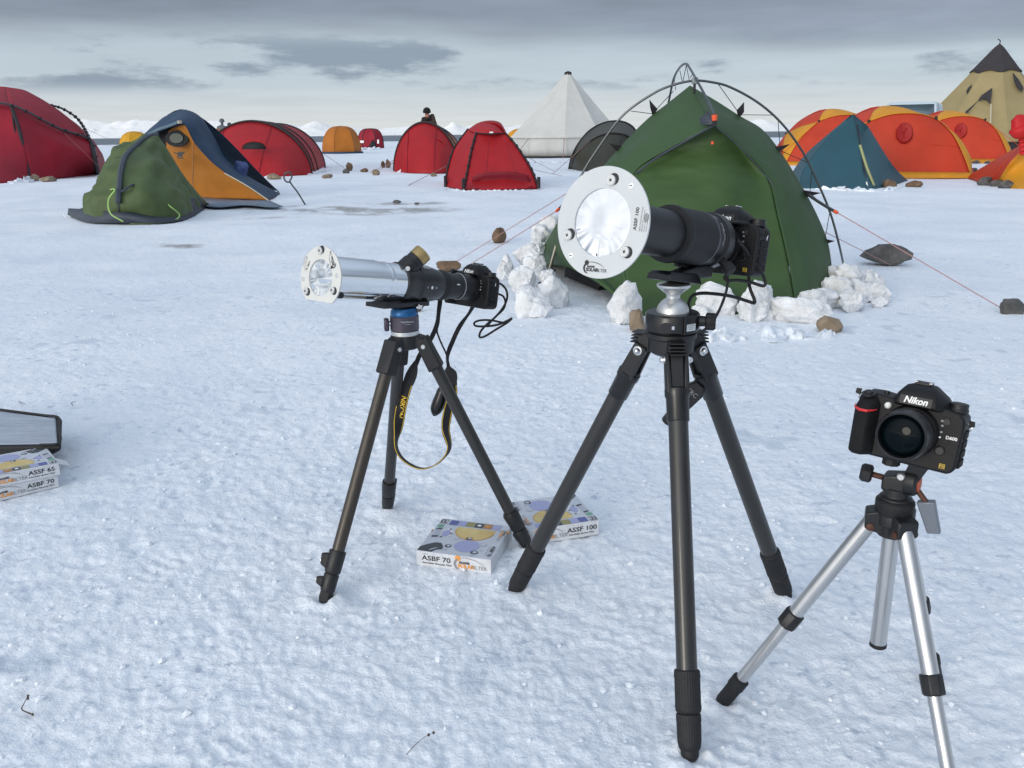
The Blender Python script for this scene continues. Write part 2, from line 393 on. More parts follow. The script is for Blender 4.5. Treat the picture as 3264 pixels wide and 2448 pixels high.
def build_ground():
    A0 = math.radians(38)
    fa = np.linspace(-A0, A0, 500); ba = np.linspace(A0, 2*math.pi-A0, 120)[1:-1]
    ang = np.concatenate([fa, ba]); na = len(ang)
    rs = [0.0, .25]; r = .42
    while r < 7: rs.append(r); r *= 1.0047 if r > .95 else 1.03
    while r < 40: rs.append(r); r *= 1.015
    while r < 175: rs.append(r); r *= 1.03
    rs.append(175.); rs = np.array(rs[1:]); nr = len(rs)
    Rg, Ag = np.meshgrid(rs, ang, indexing='ij')
    shore = 1+.02*np.sin(Ag*9)+.012*np.sin(Ag*23+1)
    X = Rg*np.sin(Ag); Y = Rg*np.cos(Ag)
    Z = ground_height(X, Y)
    Z = np.where(Rg > 150, Z-(Rg-150)*.12, Z)
    V = np.stack([X, Y, Z], -1).reshape(-1, 3)
    i = np.arange(nr-1)[:, None]*na; k = np.arange(na)[None, :]; k2 = (k+1) % na
    Fc = np.stack([i+k, i+k2, i+na+k2, i+na+k], -1).reshape(-1, 4)[:, ::-1]
    V = np.concatenate([V, [[0, 0, float(Z[0].mean())]]]); c = len(V)-1
    me = bpy.data.meshes.new('snow_ground')
    tri = np.stack([np.full(na, c), np.arange(na), (np.arange(na)+1) % na], -1)[:, ::-1]
    loops = np.concatenate([Fc.ravel(), tri.ravel()]).astype(np.int32)
    nf = len(Fc)+na
    starts = np.concatenate([np.arange(len(Fc))*4, len(Fc)*4+np.arange(na)*3]).astype(np.int32)
    me.vertices.add(len(V)); me.vertices.foreach_set('co', V.astype(np.float32).ravel())
    me.loops.add(len(loops)); me.loops.foreach_set('vertex_index', loops)
    me.polygons.add(nf); me.polygons.foreach_set('loop_start', starts)
    me.update(calc_edges=True); me.validate(); me.shade_smooth()
    # bare gritty patches where the snow is worn thin
    x = V[:, 0]; y = V[:, 1]; dirt = np.zeros(len(V))
    for (px, py, a, b, s) in [(1130, 668, 1.6, .8, 1.0), (950, 690, 1.1, .35, .5), (760, 660, 1.3, .45, .8), (1060, 590, 1.3, 1.1, .3), (575, 780, .30, .16, .75), (1290, 645, .9, .4, .8), (1000, 555, 2., 1., .22)]:
        g = G(px, py); d = ((x-g.x)/a)**2+((y-g.y)/b)**2
        dirt = np.maximum(dirt, s*np.exp(-d*1.2))
    dirt *= .45+.9*(fbm(x, y, .35, 4, 5, .6)*.5+.5); dirt = sstep(dirt, .28, .8)
    # small grey icy spots in the trodden foreground
    spots = sstep(vnoise(x/.075, y/.075, 301), .60, .85)*sstep(fbm(x, y, .45, 2, 307), -.05, .6)*(np.hypot(x, y) < 6)
    at = me.attributes.new('dirt', 'FLOAT', 'POINT'); at.data.foreach_set('value', dirt.astype(np.float32))
    a2 = me.attributes.new('ice', 'FLOAT', 'POINT'); a2.data.foreach_set('value', spots.astype(np.float32))
    M = bpy.data.materials.new('trodden_snow'); M.use_nodes = True; nt = M.node_tree; N = nt.nodes.new; L = nt.links.new
    p = nt.nodes['Principled BSDF']; p.inputs['Roughness'].default_value = .55; p.inputs['Specular IOR Level'].default_value = .3
    tc = N('ShaderNodeTexCoord')
    def noise(sc, det, rough=.6):
        n = N('ShaderNodeTexNoise'); n.inputs['Scale'].default_value = sc; n.inputs['Detail'].default_value = det; n.inputs['Roughness'].default_value = rough
        L(tc.outputs['Object'], n.inputs['Vector']); return n.outputs[0]
    def ramp(s, stops):
        r = N('ShaderNodeValToRGB'); L(s, r.inputs[0])
        while len(r.color_ramp.elements) < len(stops): r.color_ramp.elements.new(.5)
        for e, (q, c) in zip(r.color_ramp.elements, stops): e.position = q; e.color = (*c, 1)
        return r.outputs[0]
    def mix(fac, a, b):
        n = N('ShaderNodeMix'); n.data_type = 'RGBA'; L(fac, n.inputs[0])
        for i, v in ((6, a), (7, b)):
            if isinstance(v, tuple): n.inputs[i].default_value = (*v, 1)
            else: L(v, n.inputs[i])
        return n.outputs[2]
    base = ramp(noise(7, 6), [(.28, (.76, .825, .90)), (.5, (.85, .89, .94)), (.72, (.92, .94, .96))])
    fine = ramp(noise(55, 5, .7), [(.36, (.66, .73, .81)), (.45, (.84, .88, .92)), (.60, (.94, .95, .96))])
    mx = N('ShaderNodeMix'); mx.data_type = 'RGBA'; mx.inputs[0].default_value = .5; L(base, mx.inputs[6]); L(fine, mx.inputs[7])
    an = N('ShaderNodeAttribute'); an.attribute_name = 'dirt'; ai = N('ShaderNodeAttribute'); ai.attribute_name = 'ice'
    grit = ramp(noise(22, 6, .7), [(.35, (.18, .17, .16)), (.55, (.42, .42, .42)), (.7, (.66, .70, .74))])
    # packed, icier snow in broad patches, with clusters of darker flecks
    packed = ramp(noise(1.15, 4, .55), [(.40, (0, 0, 0)), (.62, (1, 1, 1))])
    flecks = ramp(noise(30, 4, .55), [(.58, (0, 0, 0)), (.66, (1, 1, 1))])
    fm = N('ShaderNodeMath'); fm.operation = 'MULTIPLY'; L(flecks, fm.inputs[0]); L(ramp(noise(2.6, 3, .6), [(.42, (.1, .1, .1)), (.62, (.85, .85, .85))]), fm.inputs[1])
    pm = N('ShaderNodeMath'); pm.operation = 'MULTIPLY'; L(packed, pm.inputs[0]); pm.inputs[1].default_value = .5
    c0 = mix(pm.outputs[0], mx.outputs[2], (.70, .76, .83))
    c0 = mix(fm.outputs[0], c0, (.50, .57, .66))
    c = mix(ai.outputs['Fac'], c0, (.64, .70, .77))
    c = mix(an.outputs['Fac'], c, grit)
    L(c, p.inputs['Base Color'])
    b1 = N('ShaderNodeBump'); b1.inputs['Distance'].default_value = .0035; b1.inputs['Strength'].default_value = .9; L(noise(130, 5, .65), b1.inputs['Height'])
    b2 = N('ShaderNodeBump'); b2.inputs['Distance'].default_value = .0055; b2.inputs['Strength'].default_value = .8; L(noise(48, 6, .65), b2.inputs['Height'])
    L(b1.outputs[0], b2.inputs['Normal']); L(b2.outputs[0], p.inputs['Normal'])
    me.materials.append(M)
    o = bpy.data.objects.new('snow_ground', me); COL.objects.link(o); struct(o)
    o['label'] = 'trodden snow field under the whole camp'
    return o
build_ground()
SNOWM = bpy.data.materials['trodden_snow']
WALLSNOW = mat('block_snow', (.60, .60, .59), .6, col2=(.88, .89, .91), vsc=6, bump=.02, bsc=22, spec=.3, vdet=7)
MT = mat('mountain_snow', (.88, .87, .85), .7, col2=(.95, .93, .89), vsc=.0016, bump=30, bsc=.004, spec=.1)
def build_far():
    b = MB(); seg = 96; rows = []
    for r in (150, 400, 1500, 6000, 20000, 70000):
        rows.append([Vector((r*math.sin(2*math.pi*k/seg), r*math.cos(2*math.pi*k/seg), -1.4)) for k in range(seg)])
    b.grid(rows, close=True)
    sea = mat('sea_water', (.035, .055, .075), .28, var=.3, vsc=.05, bump=.25, bsc=.8, spec=.3, stretch=(.4, 1.6, 1))
    o = b.build('sea', sea, smooth=0); struct(o); o['label'] = 'dark strip of sea under the mountains'
    # snow mountains across the water, seen at photo positions (x, ridge y)
    prof = [(-900, 385), (-300, 372), (0, 372), (150, 376), (255, 380), (300, 384), (345, 392), (400, 386), (450, 378), (500, 384), (600, 392), (680, 385), (760, 398), (830, 398), (910, 392), (960, 400), (1000, 383), (1035, 396), (1060, 405), (1115, 398), (1170, 412), (1230, 410), (1300, 400), (1420, 408), (1455, 386), (1490, 400), (1560, 394), (1610, 408), (1640, 398),
            (1800, 398), (1950, 404), (2100, 408), (2280, 402), (2395, 384), (2430, 376), (2470, 390), (2520, 404), (2700, 400), (2900, 404), (3100, 402), (3300, 400), (3800, 398), (4300, 395)]
    pts = [(K(x, y, 16000)) for x, y in prof]
    nx = 420; ny = 26; rows = []; Yd = 16000
    xs = np.linspace(pts[0].x, pts[-1].x, nx); hs = np.interp(xs, [p.x for p in pts], [p.z for p in pts])
    for j in range(ny+9):
        row = []
        for i in range(nx):
            t = min(j/(ny-1), 1.0); back = max(0, j-(ny-1))/9
            n = mnoise.fractal(Vector((xs[i]*.0011, t*1.6, 3.3)), .8, 2.0, 5)
            n2 = mnoise.ridged_multi_fractal(Vector((xs[i]*.0022, t*2.2, 9.1)), .9, 2.1, 5, 1.0, 2.0)
            h = max(15, hs[i]+30*mnoise.fractal(Vector((xs[i]*.004, 0, 1.)), .9, 2.0, 4))
            prof_t = t**1.25
            z = h*prof_t*(1-back)+ (h*.5*(n2-.8)*t*(1-t)*1.6 + 14*n*t) *(1-back) - 3
            row.append(Vector((xs[i]+120*n*t, Yd-900*(1-t)+3000*back+420*(n2-.8)*t*(1-t), z)))
        rows.append(row)
    o = MB().grid(rows).build('mountains', MT, smooth=60); struct(o); o['label'] = 'snow covered mountain range across the sea'
build_far()

# ------------------------------------------------------------------ rocks, snow blocks, snow banks
def lump(name, c, w, d, h, seed, material, sub=3, rough=.35, label=None, cat=None, group=None, parent=None, sharp=0.0, turn=0., tip=None, creased=False):
    bm = bmesh.new(); bmesh.ops.create_icosphere(bm, subdivisions=sub, radius=1)
    V = []; ca, sa = math.cos(turn), math.sin(turn); rg = random.Random(seed*91)
    planes = []
    if sharp or creased:
        for _ in range(9): planes.append((Vector((rg.gauss(0, 1), rg.gauss(0, 1), rg.gauss(0, 1))).normalized(), rg.uniform(*((.60, .88) if sharp else (.70, .98)))))
    for v in bm.verts:
        p = v.co.copy(); q = p*1.1+Vector((seed*3.7, seed*1.3, seed*7.1))
        k = 1+rough*(mnoise.noise(q)*1.0+.55*mnoise.noise(q*2.1)+.30*mnoise.noise(q*4.3)+(.16*mnoise.noise(q*9) if sub > 3 else 0))
        if creased:
            k = 1+rough*(.9*mnoise.noise(q*.9)+.8*(.28-abs(mnoise.noise(q*1.5)))+.30*(.25-abs(mnoise.noise(q*3.3)))+.12*mnoise.noise(q*7.7))
        p *= k
        for nn, dd in planes:
            e = p.dot(nn)-dd
            if e > 0: p -= nn*e*.88
        if planes: p *= 1+(.05 if sharp else .13)*mnoise.noise(q*2.6)+(.03 if sharp else .075)*mnoise.noise(q*6.3)+(0 if sharp else .045*mnoise.noise(q*13))
        p = Vector((p.x*w/2, p.y*d/2, p.z*h/2))
        if tip: p += Vector(tip)*max(0, v.co.z)**2
        V.append(Vector((p.x*ca-p.y*sa, p.x*sa+p.y*ca, p.z))+Vector(c))
    for v in bm.verts: v.index
    bm.verts.index_update(); Fc = [[v.index for v in f.verts] for f in bm.faces]; bm.free()
    b = MB(); b.v = V; b.f = Fc
    o = b.build(name, material, parent, smooth=45 if not sharp else 28, origin=Vector((c[0], c[1], c[2]-h/2)))
    if label: tag(o, label, cat, group)
    return o
ROCKT = mat('tan_rock', (.16, .115, .075), .85, col2=(.34, .27, .19), vsc=9, bump=.012, bsc=25, vdet=6)
ROCKB = mat('brown_rock', (.10, .06, .035), .85, col2=(.25, .16, .09), vsc=9, bump=.012, bsc=25, vdet=6)
ROCKG = mat('grey_rock', (.045, .045, .045), .8, col2=(.16, .15, .14), vsc=9, bump=.012, bsc=25, vdet=6)
ROCKS = [  # x, y of base, width, height in photo pixels, material, label
    (105, 577, 27, 20, ROCKT, 'small rounded tan stone at the foot of the big crimson tent, left of its neighbour'),
    (146, 581, 46, 20, ROCKT, 'flat oval tan stone lying in front of the big crimson tent, right of its neighbour'),
    (869, 572, 40, 17, ROCKT, 'flat tan stone in front of the wide red tunnel tent'),
    (1043, 567, 32, 12, ROCKT, 'flat pale stone on snow right of the wide red tunnel tent'),
    (1112, 546, 24, 26, ROCKB, 'upright brown stone standing on snow between the two red tunnel tents'),
    (1102, 553, 18, 14, ROCKG, 'small dark stone at the foot of the upright brown stone'),
    (1160, 549, 34, 12, ROCKB, 'low brown stone lying beside a grey pointed stone'),
    (1197, 559, 23, 18, ROCKT, 'pale pointed stone nearest the viewer between the red tunnel tents'),
    (1221, 534, 15, 19, ROCKB, 'left one of two brown stones touching beside the narrow red tunnel tent'),
    (1237, 534, 18, 23, ROCKB, 'right one of two brown stones touching beside the narrow red tunnel tent'),
    (1381, 563, 18, 11, ROCKT, 'tiny tan stone before the narrow red tunnel tent'),
    (1591, 770, 54, 44, ROCKB, 'brown two-humped stone lying beneath the red guy lines left of the green tent'),
    (1426, 866, 78, 36, ROCKB, 'brown stone capped with snow behind the camera on the telescope'),
    (1330, 994, 36, 32, ROCKB, 'brown stone showing under the silver telescope tube'),
    (2838, 838, 122, 52, ROCKG, 'dark jagged stone on open snow right of the green tent'),
    (3244, 1005, 96, 50, ROCKG, 'dark grey stone at the right edge holding a guy line'),
    (2032, 1062, 70, 74, ROCKT, 'tan stone beside the pointed snow block under the green tent'),
    (2652, 1062, 78, 52, ROCKT, 'tan stone wedged under the right end of the snow block wall'),
    (2842, 602, 46, 26, ROCKB, 'brown block of stone right of the teal tent, the left of two'),
    (2917, 600, 44, 24, ROCKB, 'brown block of stone right of the teal tent, the right of two'),
    (2902, 562, 40, 23, ROCKG, 'round grey stone on the skirt of the nearest orange dome tent'),
    (2926, 559, 17, 14, ROCKG, 'small grey stone beside the round one on the orange dome skirt'),
    (2988, 560, 32, 15, ROCKG, 'snow dusted grey stone on the middle of the orange dome skirt'),
    (3066, 555, 24, 14, ROCKG, 'small stone by the right corner of the nearest orange dome tent'),
    (3084, 556, 22, 10, ROCKG, 'low stone between two others right of the nearest orange dome tent'),
    (3106, 557, 34, 22, ROCKG, 'rounded grey stone standing alone right of the nearest orange dome'),
    (3071, 521, 30, 11, ROCKG, 'low stone on the skirt of the rear right orange dome, leftmost'),
    (3114, 522, 28, 9, ROCKG, 'low stone on the skirt of the rear right orange dome, middle'),
    (3154, 523, 25, 9, ROCKG, 'low stone on the skirt of the rear right orange dome, third along'),
    (3197, 522, 23, 13, ROCKG, 'stone at the right corner of the rear right orange dome'),
    (3222, 517, 34, 22, ROCKG, 'snow capped grey stone before the skirt of the tan tipi'),
    (3218, 536, 22, 14, ROCKG, 'small dark stone below the snow capped stone by the tipi'),
    (3148, 592, 54, 28, ROCKG, 'leftmost dark boulder weighing down the tent at the right edge'),
    (3185, 596, 44, 22, ROCKG, 'second boulder from the left weighing down the right-edge tent'),
    (3216, 602, 48, 24, ROCKG, 'third boulder with snow flecks weighing down the right-edge tent'),
    (3254, 603, 40, 20, ROCKG, 'rightmost boulder weighing down the tent at the right edge'),
    (1264, 648, 26, 9, ROCKG, 'small dark stone poking out of the gritty snow patch'),
    (1328, 652, 20, 6, ROCKG, 'flat dark pebble right in the gritty snow patch'),
]
for i, (x, y, w, h, m_, lb) in enumerate(ROCKS):
    g = G(x, y); s = g.y/FPX; g = g+Vector((0, w*s*.3, 0))
    nm = 'rock' if w*s > .25 else 'stone'
    tip = None
    lump(nm, (g.x, g.y, h*s*.40), w*s*1.2, w*s*.85, h*s*1.35, i+.37, m_, 3, .30, lb, 'stone', 'stones lying about the camp', sharp=.7, turn=i*1.3)
BLOCKS = [  # x, y centre, w, h in photo pixels, Y, label bit
    (1694, 992, 100, 88, 4.62, 'nearest rounded one at the left end of the wall'),
    (1764, 938, 90, 102, 4.9, 'grey pitted one beside the tent opening at the left'),
    (1676, 938, 72, 56, 4.85, 'flattish one stacked behind the nearest left block'),
    (1670, 888, 74, 74, 5.15, 'tall white one halfway along the left pile'),
    (1746, 884, 50, 44, 5.15, 'small one by the black guy cord tip'),
    (1611, 858, 50, 66, 5.6, 'outlying one farthest left of the pile'),
    (1676, 812, 80, 62, 5.7, 'broad one lying on top of the left pile'),
    (1708, 846, 62, 56, 5.45, 'middle one propped against the tent wall'),
    (1722, 750, 64, 62, 6.4, 'upper rear one at the back of the left pile'),
    (1748, 724, 66, 66, 6.7, 'topmost rear one against the green fabric'),
    (1712, 788, 46, 46, 6.1, 'small one between the two rear ones'),
    (1740, 978, 60, 46, 4.85, 'low one tucked behind the grey pitted block'),
    (1992, 1012, 104, 96, 4.45, 'pointed one left of the ball head'),
    (2086, 974, 44, 34, 4.75, 'small one peeping over the black tripod head'),
    (2282, 982, 128, 92, 4.66, 'wide one right of the silver ball head'),
    (2408, 1010, 136, 108, 4.5, 'big furrowed one in the middle of the front wall'),
    (2468, 1000, 66, 60, 4.6, 'small one leaning on the big furrowed block'),
    (2546, 1030, 156, 80, 4.42, 'long low one in the front wall'),
    (2610, 976, 128, 66, 4.75, 'sloping one stacked on the long low block'),
    (2712, 1006, 106, 66, 4.72, 'smooth pale one at the front right'),
    (2668, 936, 92, 70, 5.0, 'one stacked halfway up the right end'),
    (2706, 884, 100, 80, 5.2, 'upper one at the right by the pole foot'),
    (2762, 898, 82, 76, 5.25, 'outer one at the right by the pole foot'),
    (2742, 948, 92, 62, 5.0, 'flat one between the right hand blocks'),
    (2790, 982, 80, 60, 4.95, 'rightmost low one'),
    (2800, 1012, 60, 30, 4.8, 'small crumb at the far right end'),
    (2654, 880, 54, 62, 5.3, 'one jammed against the tent corner'),
    (2230, 1010, 60, 40, 4.55, 'small one behind the clamp knob'),
]
for i, (x, y, w, h, Y, lb) in enumerate(BLOCKS):
    c = K(x, y, Y); s = Y/FPX
    hh = h*s*1.12; zc = max(c.z, hh*.36)
    tip = (.10, 0, .07) if 'pointed' in lb else None
    lump('snow_block', (c.x, c.y, zc), w*s*1.20, min(w, h)*s*1.2, hh*1.08, i*1.91+.7, WALLSNOW, 4, .40, 'snow block by the green tent, '+lb, 'snow block', 'snow blocks walled round the green tent', turn=i*.9, tip=tip, creased=True)
def snow_bank(pts, r, label, seed=0, h=.9):
    P = catmull(pts, 60); rows = []
    for i, p in enumerate(P):
        T = (P[min(i+1, 59)]-P[max(i-1, 0)]).normalized(); sd = Vector((-T.y, T.x, 0)).normalized(); row = []
        e = min(1, 6*min(i, 59-i)/59+.15)
        for k in range(13):
            a = math.pi*k/12
            q = p+sd*math.cos(a)*r*1.5+Vector((0, 0, math.sin(a)*r*h))
            n = mnoise.fractal(q*(1.2/r)+Vector((seed, 0, 0)), .8, 2.1, 4)
            row.append(p+(q-p)*(max(.15, .62+.8*n))*e-Vector((0, 0, .02)))
        rows.append(row)
    o = MB().grid(rows).build('snow_bank', SNOWM, smooth=70); o['kind'] = 'stuff'; o['label'] = label; return o
def bank_px(px, r, label, seed, h=.9): return snow_bank([G(x, y)+Vector((0, .0, -.02)) for x, y in px], r, label, seed, h)
bank_px([(-40, 590), (60, 584), (100, 574), (200, 562), (310, 556)], .16, 'snow banked along the foot of the big crimson tent', 1)
bank_px([(780, 566), (850, 566), (930, 560), (1000, 556), (1040, 540)], .13, 'snow banked along the foot of the wide red tunnel tent', 2)
bank_px([(1250, 550), (1310, 548), (1380, 550), (1430, 550)], .11, 'snow banked along the foot of the narrow red tunnel tent', 3)
bank_px([(1415, 600), (1480, 608), (1600, 606), (1725, 602)], .06, 'snow banked along the foot of the red hooded dome', 4)
bank_px([(2540, 602), (2640, 604), (2720, 610), (2780, 612), (2850, 604), (2900, 588)], .12, 'snow banked along the foot of the teal tent', 5)
bank_px([(1130, 478), (1175, 477), (1220, 476)], .25, 'snow banked before the small distant crimson tent', 6)
bank_px([(2060, 1062), (2160, 1070), (2300, 1068), (2420, 1074), (2560, 1074), (2700, 1060)], .10, 'snow banked at the foot of the front block wall', 7)
bank_px([(1640, 515), (1750, 518), (1850, 516)], .16, 'snow banked round the white bell tent', 8, .5)

def crumbs():
    """loose crumbs of snow kicked about the trodden foreground"""
    rg = random.Random(5); bm = bmesh.new(); bmesh.ops.create_icosphere(bm, subdivisions=1, radius=1); bv = [v.co.copy() for v in bm.verts]; bm.verts.index_update(); bf = [[v.index for v in f.verts] for f in bm.faces]; bm.free()
    pts = []
    while len(pts) < 1500:
        r = 1.0+6.0*rg.random()**1.6; a = math.radians(rg.uniform(-36, 36)); x, y = r*math.sin(a), r*math.cos(a)
        if mnoise.noise(Vector((x*1.1, y*1.1, 4.4)))+.25*rg.gauss(0, 1) < .05: continue
        pts.append((x, y))
    X = np.array([p[0] for p in pts]); Y = np.array([p[1] for p in pts]); Z = ground_height(X, Y); b = MB()
    for (x, y), z in zip(pts, Z):
        s = rg.choice((.0018, .0025, .003, .0045, .007))*rg.uniform(.7, 1.3)
        b.add([(x+v.x*s*rg.uniform(.6, 1.4), y+v.y*s*rg.uniform(.6, 1.4), z+v.z*s*.6*rg.uniform(.6, 1.4)+s*.2) for v in bv], bf)
    o = b.build('snow_crumbs', SNOWM, smooth=0); o['kind'] = 'stuff'; o['label'] = 'loose crumbs of snow scattered over the trodden foreground'
crumbs()
# ------------------------------------------------------------------ tents
CRIM = fab('crimson_nylon', (.36, .012, .030)); RED = fab('red_nylon', (.43, .014, .020)); DRED = fab('dark_red_nylon', (.26, .012, .025))
ORG = fab('orange_nylon', (.50, .17, .022)); TANO = fab('tan_orange_nylon', (.42, .15, .04)); YEL = fab('yellow_nylon', (.68, .36, .02))
ORED = fab('orange_red_nylon', (.60, .055, .020)); AMB = fab('amber_nylon', (.72, .33, .025))
GRN = fab('green_nylon', (.045, .090, .032), .10, bump=.03, bsc=3, st=1.0); GRN2 = fab('light_green_nylon', (.050, .097, .028), .12, bump=.05, bsc=2.4, st=3.0); MOSS = fab('moss_nylon', (.085, .125, .045), .12, bump=.12, bsc=2.2, st=1.2)
SLATE = fab('slate_nylon', (.055, .065, .085), .05); NAVY = fab('navy_nylon', (.018, .048, .095), .06); OCH = fab('ochre_nylon', (.45, .17, .018), .2)
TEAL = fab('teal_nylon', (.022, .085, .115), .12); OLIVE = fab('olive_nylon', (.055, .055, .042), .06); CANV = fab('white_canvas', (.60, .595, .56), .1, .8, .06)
TAN = fab('tan_canvas', (.34, .27, .13), .08, .75, .08); DGREY = fab('dark_grey_canvas', (.040, .036, .038), .03, .8)
DARKIN = mat('dark_opening', (.012, .012, .014), .8)  # near-black, stands for the shade inside openings; also the window rim
def pv(*q): return [K(*p) if len(p) == 3 else G(*p) for p in q]
def arch(bl, br, h, y_, sq=1.93, n=25, lean=0.0):
    """arch from ground point bl to br, apex height h"""
    bl, br = Vector(bl), Vector(br); mid = (bl+br)/2; hw = (br-bl)/2; P = []
    for i in range(n):
        t = math.pi*(1-i/(n-1)); c, s = math.cos(t), math.sin(t)
        P.append(mid+hw*(math.copysign(abs(c)**(2/sq), c))+Vector((0, 0, h*abs(s)**(2/sq)))+Vector((0, lean*abs(s), 0)))
    return P
def loft(name, m_, parent, arches, sag=.03, steps=7, solid=.004):
    rows = []
    for a, b in zip(arches, arches[1:]):
        for j in range(steps):
            t = j/steps; s = math.sin(math.pi*t)*sag; row = []
            for i, (p, q) in enumerate(zip(a, b)):
                u = i/(len(a)-1); c = p.lerp(q, t); k = math.sin(math.pi*u)
                row.append(c-Vector((0, 0, s*k))-(c-(a[0]+a[-1])/2).normalized()*s*.6*k)
            rows.append(row)
    rows.append(arches[-1])
    return MB().grid(rows).build(name, m_, parent, solid=solid, smooth=50)
def sleeve(parent, pts, r=.022, m_=None, clips=0, name='pole_sleeve', n=40):
    o = line(name, pts, r, m_ or SLEEVE, parent, n=n)
    if clips:
        P = catmull(pts, clips+2)
        for i in range(1, clips+1):
            T = (P[i+1]-P[i-1]).normalized(); b = MB().cyl(P[i]-T*.018, P[i]+T*.018, r*1.55, seg=6); b.build('pole_clip', SLEEVE, parent)
    return o
def guy(parent, a, b, r=.004, m_=None): return line('guy_line', [a, b], r, m_ or ROPE, parent)
def vent_eye(parent, c, w, h, F):
    b = MB(F); n = 20; top = [(w/2*math.cos(math.pi*(1-i/n)), -.02, h*math.sin(math.pi*(1-i/n))**.8) for i in range(n+1)]
    b.add(top, [list(range(n+1))]); o = b.build('vent_opening', DARKIN, parent, solid=.01)
    b = MB(F); b.tube([F.inverted() @ (F @ Vector(p)) for p in top], .018, 6); b.build('vent_hood', RED, parent); return o
# --- tunnel tents
def tunnel(label, mats, arcs, front_pts, eye=None, sleeves=.028, tilt=0):
    bl = arcs[0][0]; br = arcs[0][-1]; root = thing('tunnel_tent', label, 'tent', (bl+br)/2)
    loft('fly', mats[1], root, arcs)
    a = arcs[0]; n = len(a); h = n//2
    # front panel as a fan from the bulged foot to the arch
    foot = catmull(front_pts, n); rows = []
    for j in range(13):
        t = j/12; rows.append([foot[i].lerp(a[i], t)-Vector((0, .10*math.sin(math.pi*t)*math.sin(math.pi*i/(n-1))*(1+1.1*mnoise.noise(Vector((i*.45, t*2.2, foot[0].x)))), 0)) for i in range(n)])
    MB().grid(rows).build('front_panel', mats[0], root, solid=.004, smooth=60)
    MB().grid([[p.lerp((arcs[-1][0]+arcs[-1][-1])/2+Vector((0, 1.0, 0)), t) if t else p for p in arcs[-1]] for t in (0, .5, 1)]).build('rear_panel', mats[1], root, solid=.004)
    for ar in arcs: sleeve(root, [p+Vector((0, -.01, .012)) for p in ar], sleeves)
    for t in (.33, .62): line('panel_seam', [foot[int(n*t)]+Vector((0, -.012, 0)), rows[6][int(n*t)]+Vector((0, -.012, 0)), a[int(n*t)]+Vector((0, -.02, 0))], .007, DRED, root)
    if eye:
        vent_eye(root, None, eye[1], eye[2], frame(eye[0], eye[3] if len(eye) > 3 else 0, 8))
    return root
a1 = arch(G(640, 556), G(994, 556), 1.33, 0); a2 = arch(G(700, 543), G(1012, 545), 1.33, 0); a3 = arch(G(755, 533), G(1037, 535), 1.32, 0)
a15 = arch(G(664, 552), G(1000, 552), 1.33, 0)
t = tunnel('wide red tunnel tent with black arches, behind the blue and ochre tent', (RED, RED), [a1, a15, a2, a3], [G(640, 557), G(720, 566), G(815, 566), G(910, 564), G(994, 557)], (K(812, 476, 22.0), .62, .19))
guy(t, K(700, 455, 21.6), G(860, 556), .006); guy(t, a3[-4], G(1110, 545), .006)
b1 = arch(G(1256, 546), G(1462, 546), 1.27, 0); b2 = arch(G(1258, 536), G(1470, 536), 1.27, 0); b3 = arch(G(1266, 522), G(1480, 522), 1.25, 0)
t = tunnel('narrow red tunnel tent with tan rear, a person standing behind it', (RED, TANO), [b1, b2, b3], [G(1256, 547), G(1310, 552), G(1362, 553), G(1410, 552), G(1462, 547)], (K(1384, 467, 23.75), .56, .19))
for (x, y) in ((1205, 545), (1180, 552), (1225, 534)): guy(t, K(1256+x*.005, 510+(x-1200)*.2, 24.6), G(x, y), .006)
guy(t, K(1384, 452, 24.3), K(1392, 545, 23.6), .006); guy(t, K(1440, 520, 24), G(1300, 592), .006)
# --- big crimson geodesic tent at the left
def geodome(root, c, rx, ry, h, n, rot, m_, sag=.04, p=.8, q=.9, name='fly', seg=8, rows_=18, skirt=0):
    rows = []
    for j in range(rows_+1):
        t = j/rows_; cr = math.cos(t*math.pi/2)**p; z = h*math.sin(t*math.pi/2)**q; row = []
        for k in range(n*seg):
            th = 2*math.pi*k/(n*seg); ph = (th % (2*math.pi/n))-math.pi/n
            pol = math.cos(math.pi/n)/math.cos(ph); f = cr*(pol*.75+.25-sag*math.sin(math.pi*(k % seg)/seg)*math.sin(math.pi*t))
            row.append(Vector((c[0]+rx*f*math.cos(th+rot), c[1]+ry*f*math.sin(th+rot), c[2]+z)))
        rows.append(row)
    MB().grid(rows, close=True).build(name, m_, root, solid=.004, smooth=35)
    return rows
base = G(10, 572)
cx = thing('dome_tent', 'big crimson dome tent with outside poles at the left edge', 'tent', base)
ctr = Vector((-12.7, 24.2, 0))
A_ = K(38, 342, 22.2); B_ = K(147, 338, 24.0); C_ = K(292, 455, 23.6); top = K(20, 277, 24.0); LT = K(-130, 300, 24.5)
B1 = G(97, 576); B2 = G(313, 555); B3 = G(336, 530); BL0 = G(-160, 590)
panel('front_panel', CRIM, cx, [BL0, G(-40, 588), B1], [K(-150, 350, 21.9), K(-60, 336, 22.0), A_], [BL0, K(-155, 470, 21.6), K(-150, 350, 21.9)], [B1, K(80, 470, 21.6), A_], 20, 20, .03, 1.5)
panel('side_panel', CRIM, cx, [B1, G(200, 567), B2], [A_, K(190, 415, 22.9), C_], [B1, K(80, 470, 21.6), A_], [B2, K(306, 510, 23.2), C_], 24, 20, .03, 1.5, 3)
panel('roof_panel', CRIM, cx, [A_, K(190, 415, 22.9), C_], [top, K(85, 290, 24.2), B_], [A_, K(24, 310, 23), top], [C_, K(230, 385, 24.2), B_], 24, 16, .0, 1.5, 4, .12)
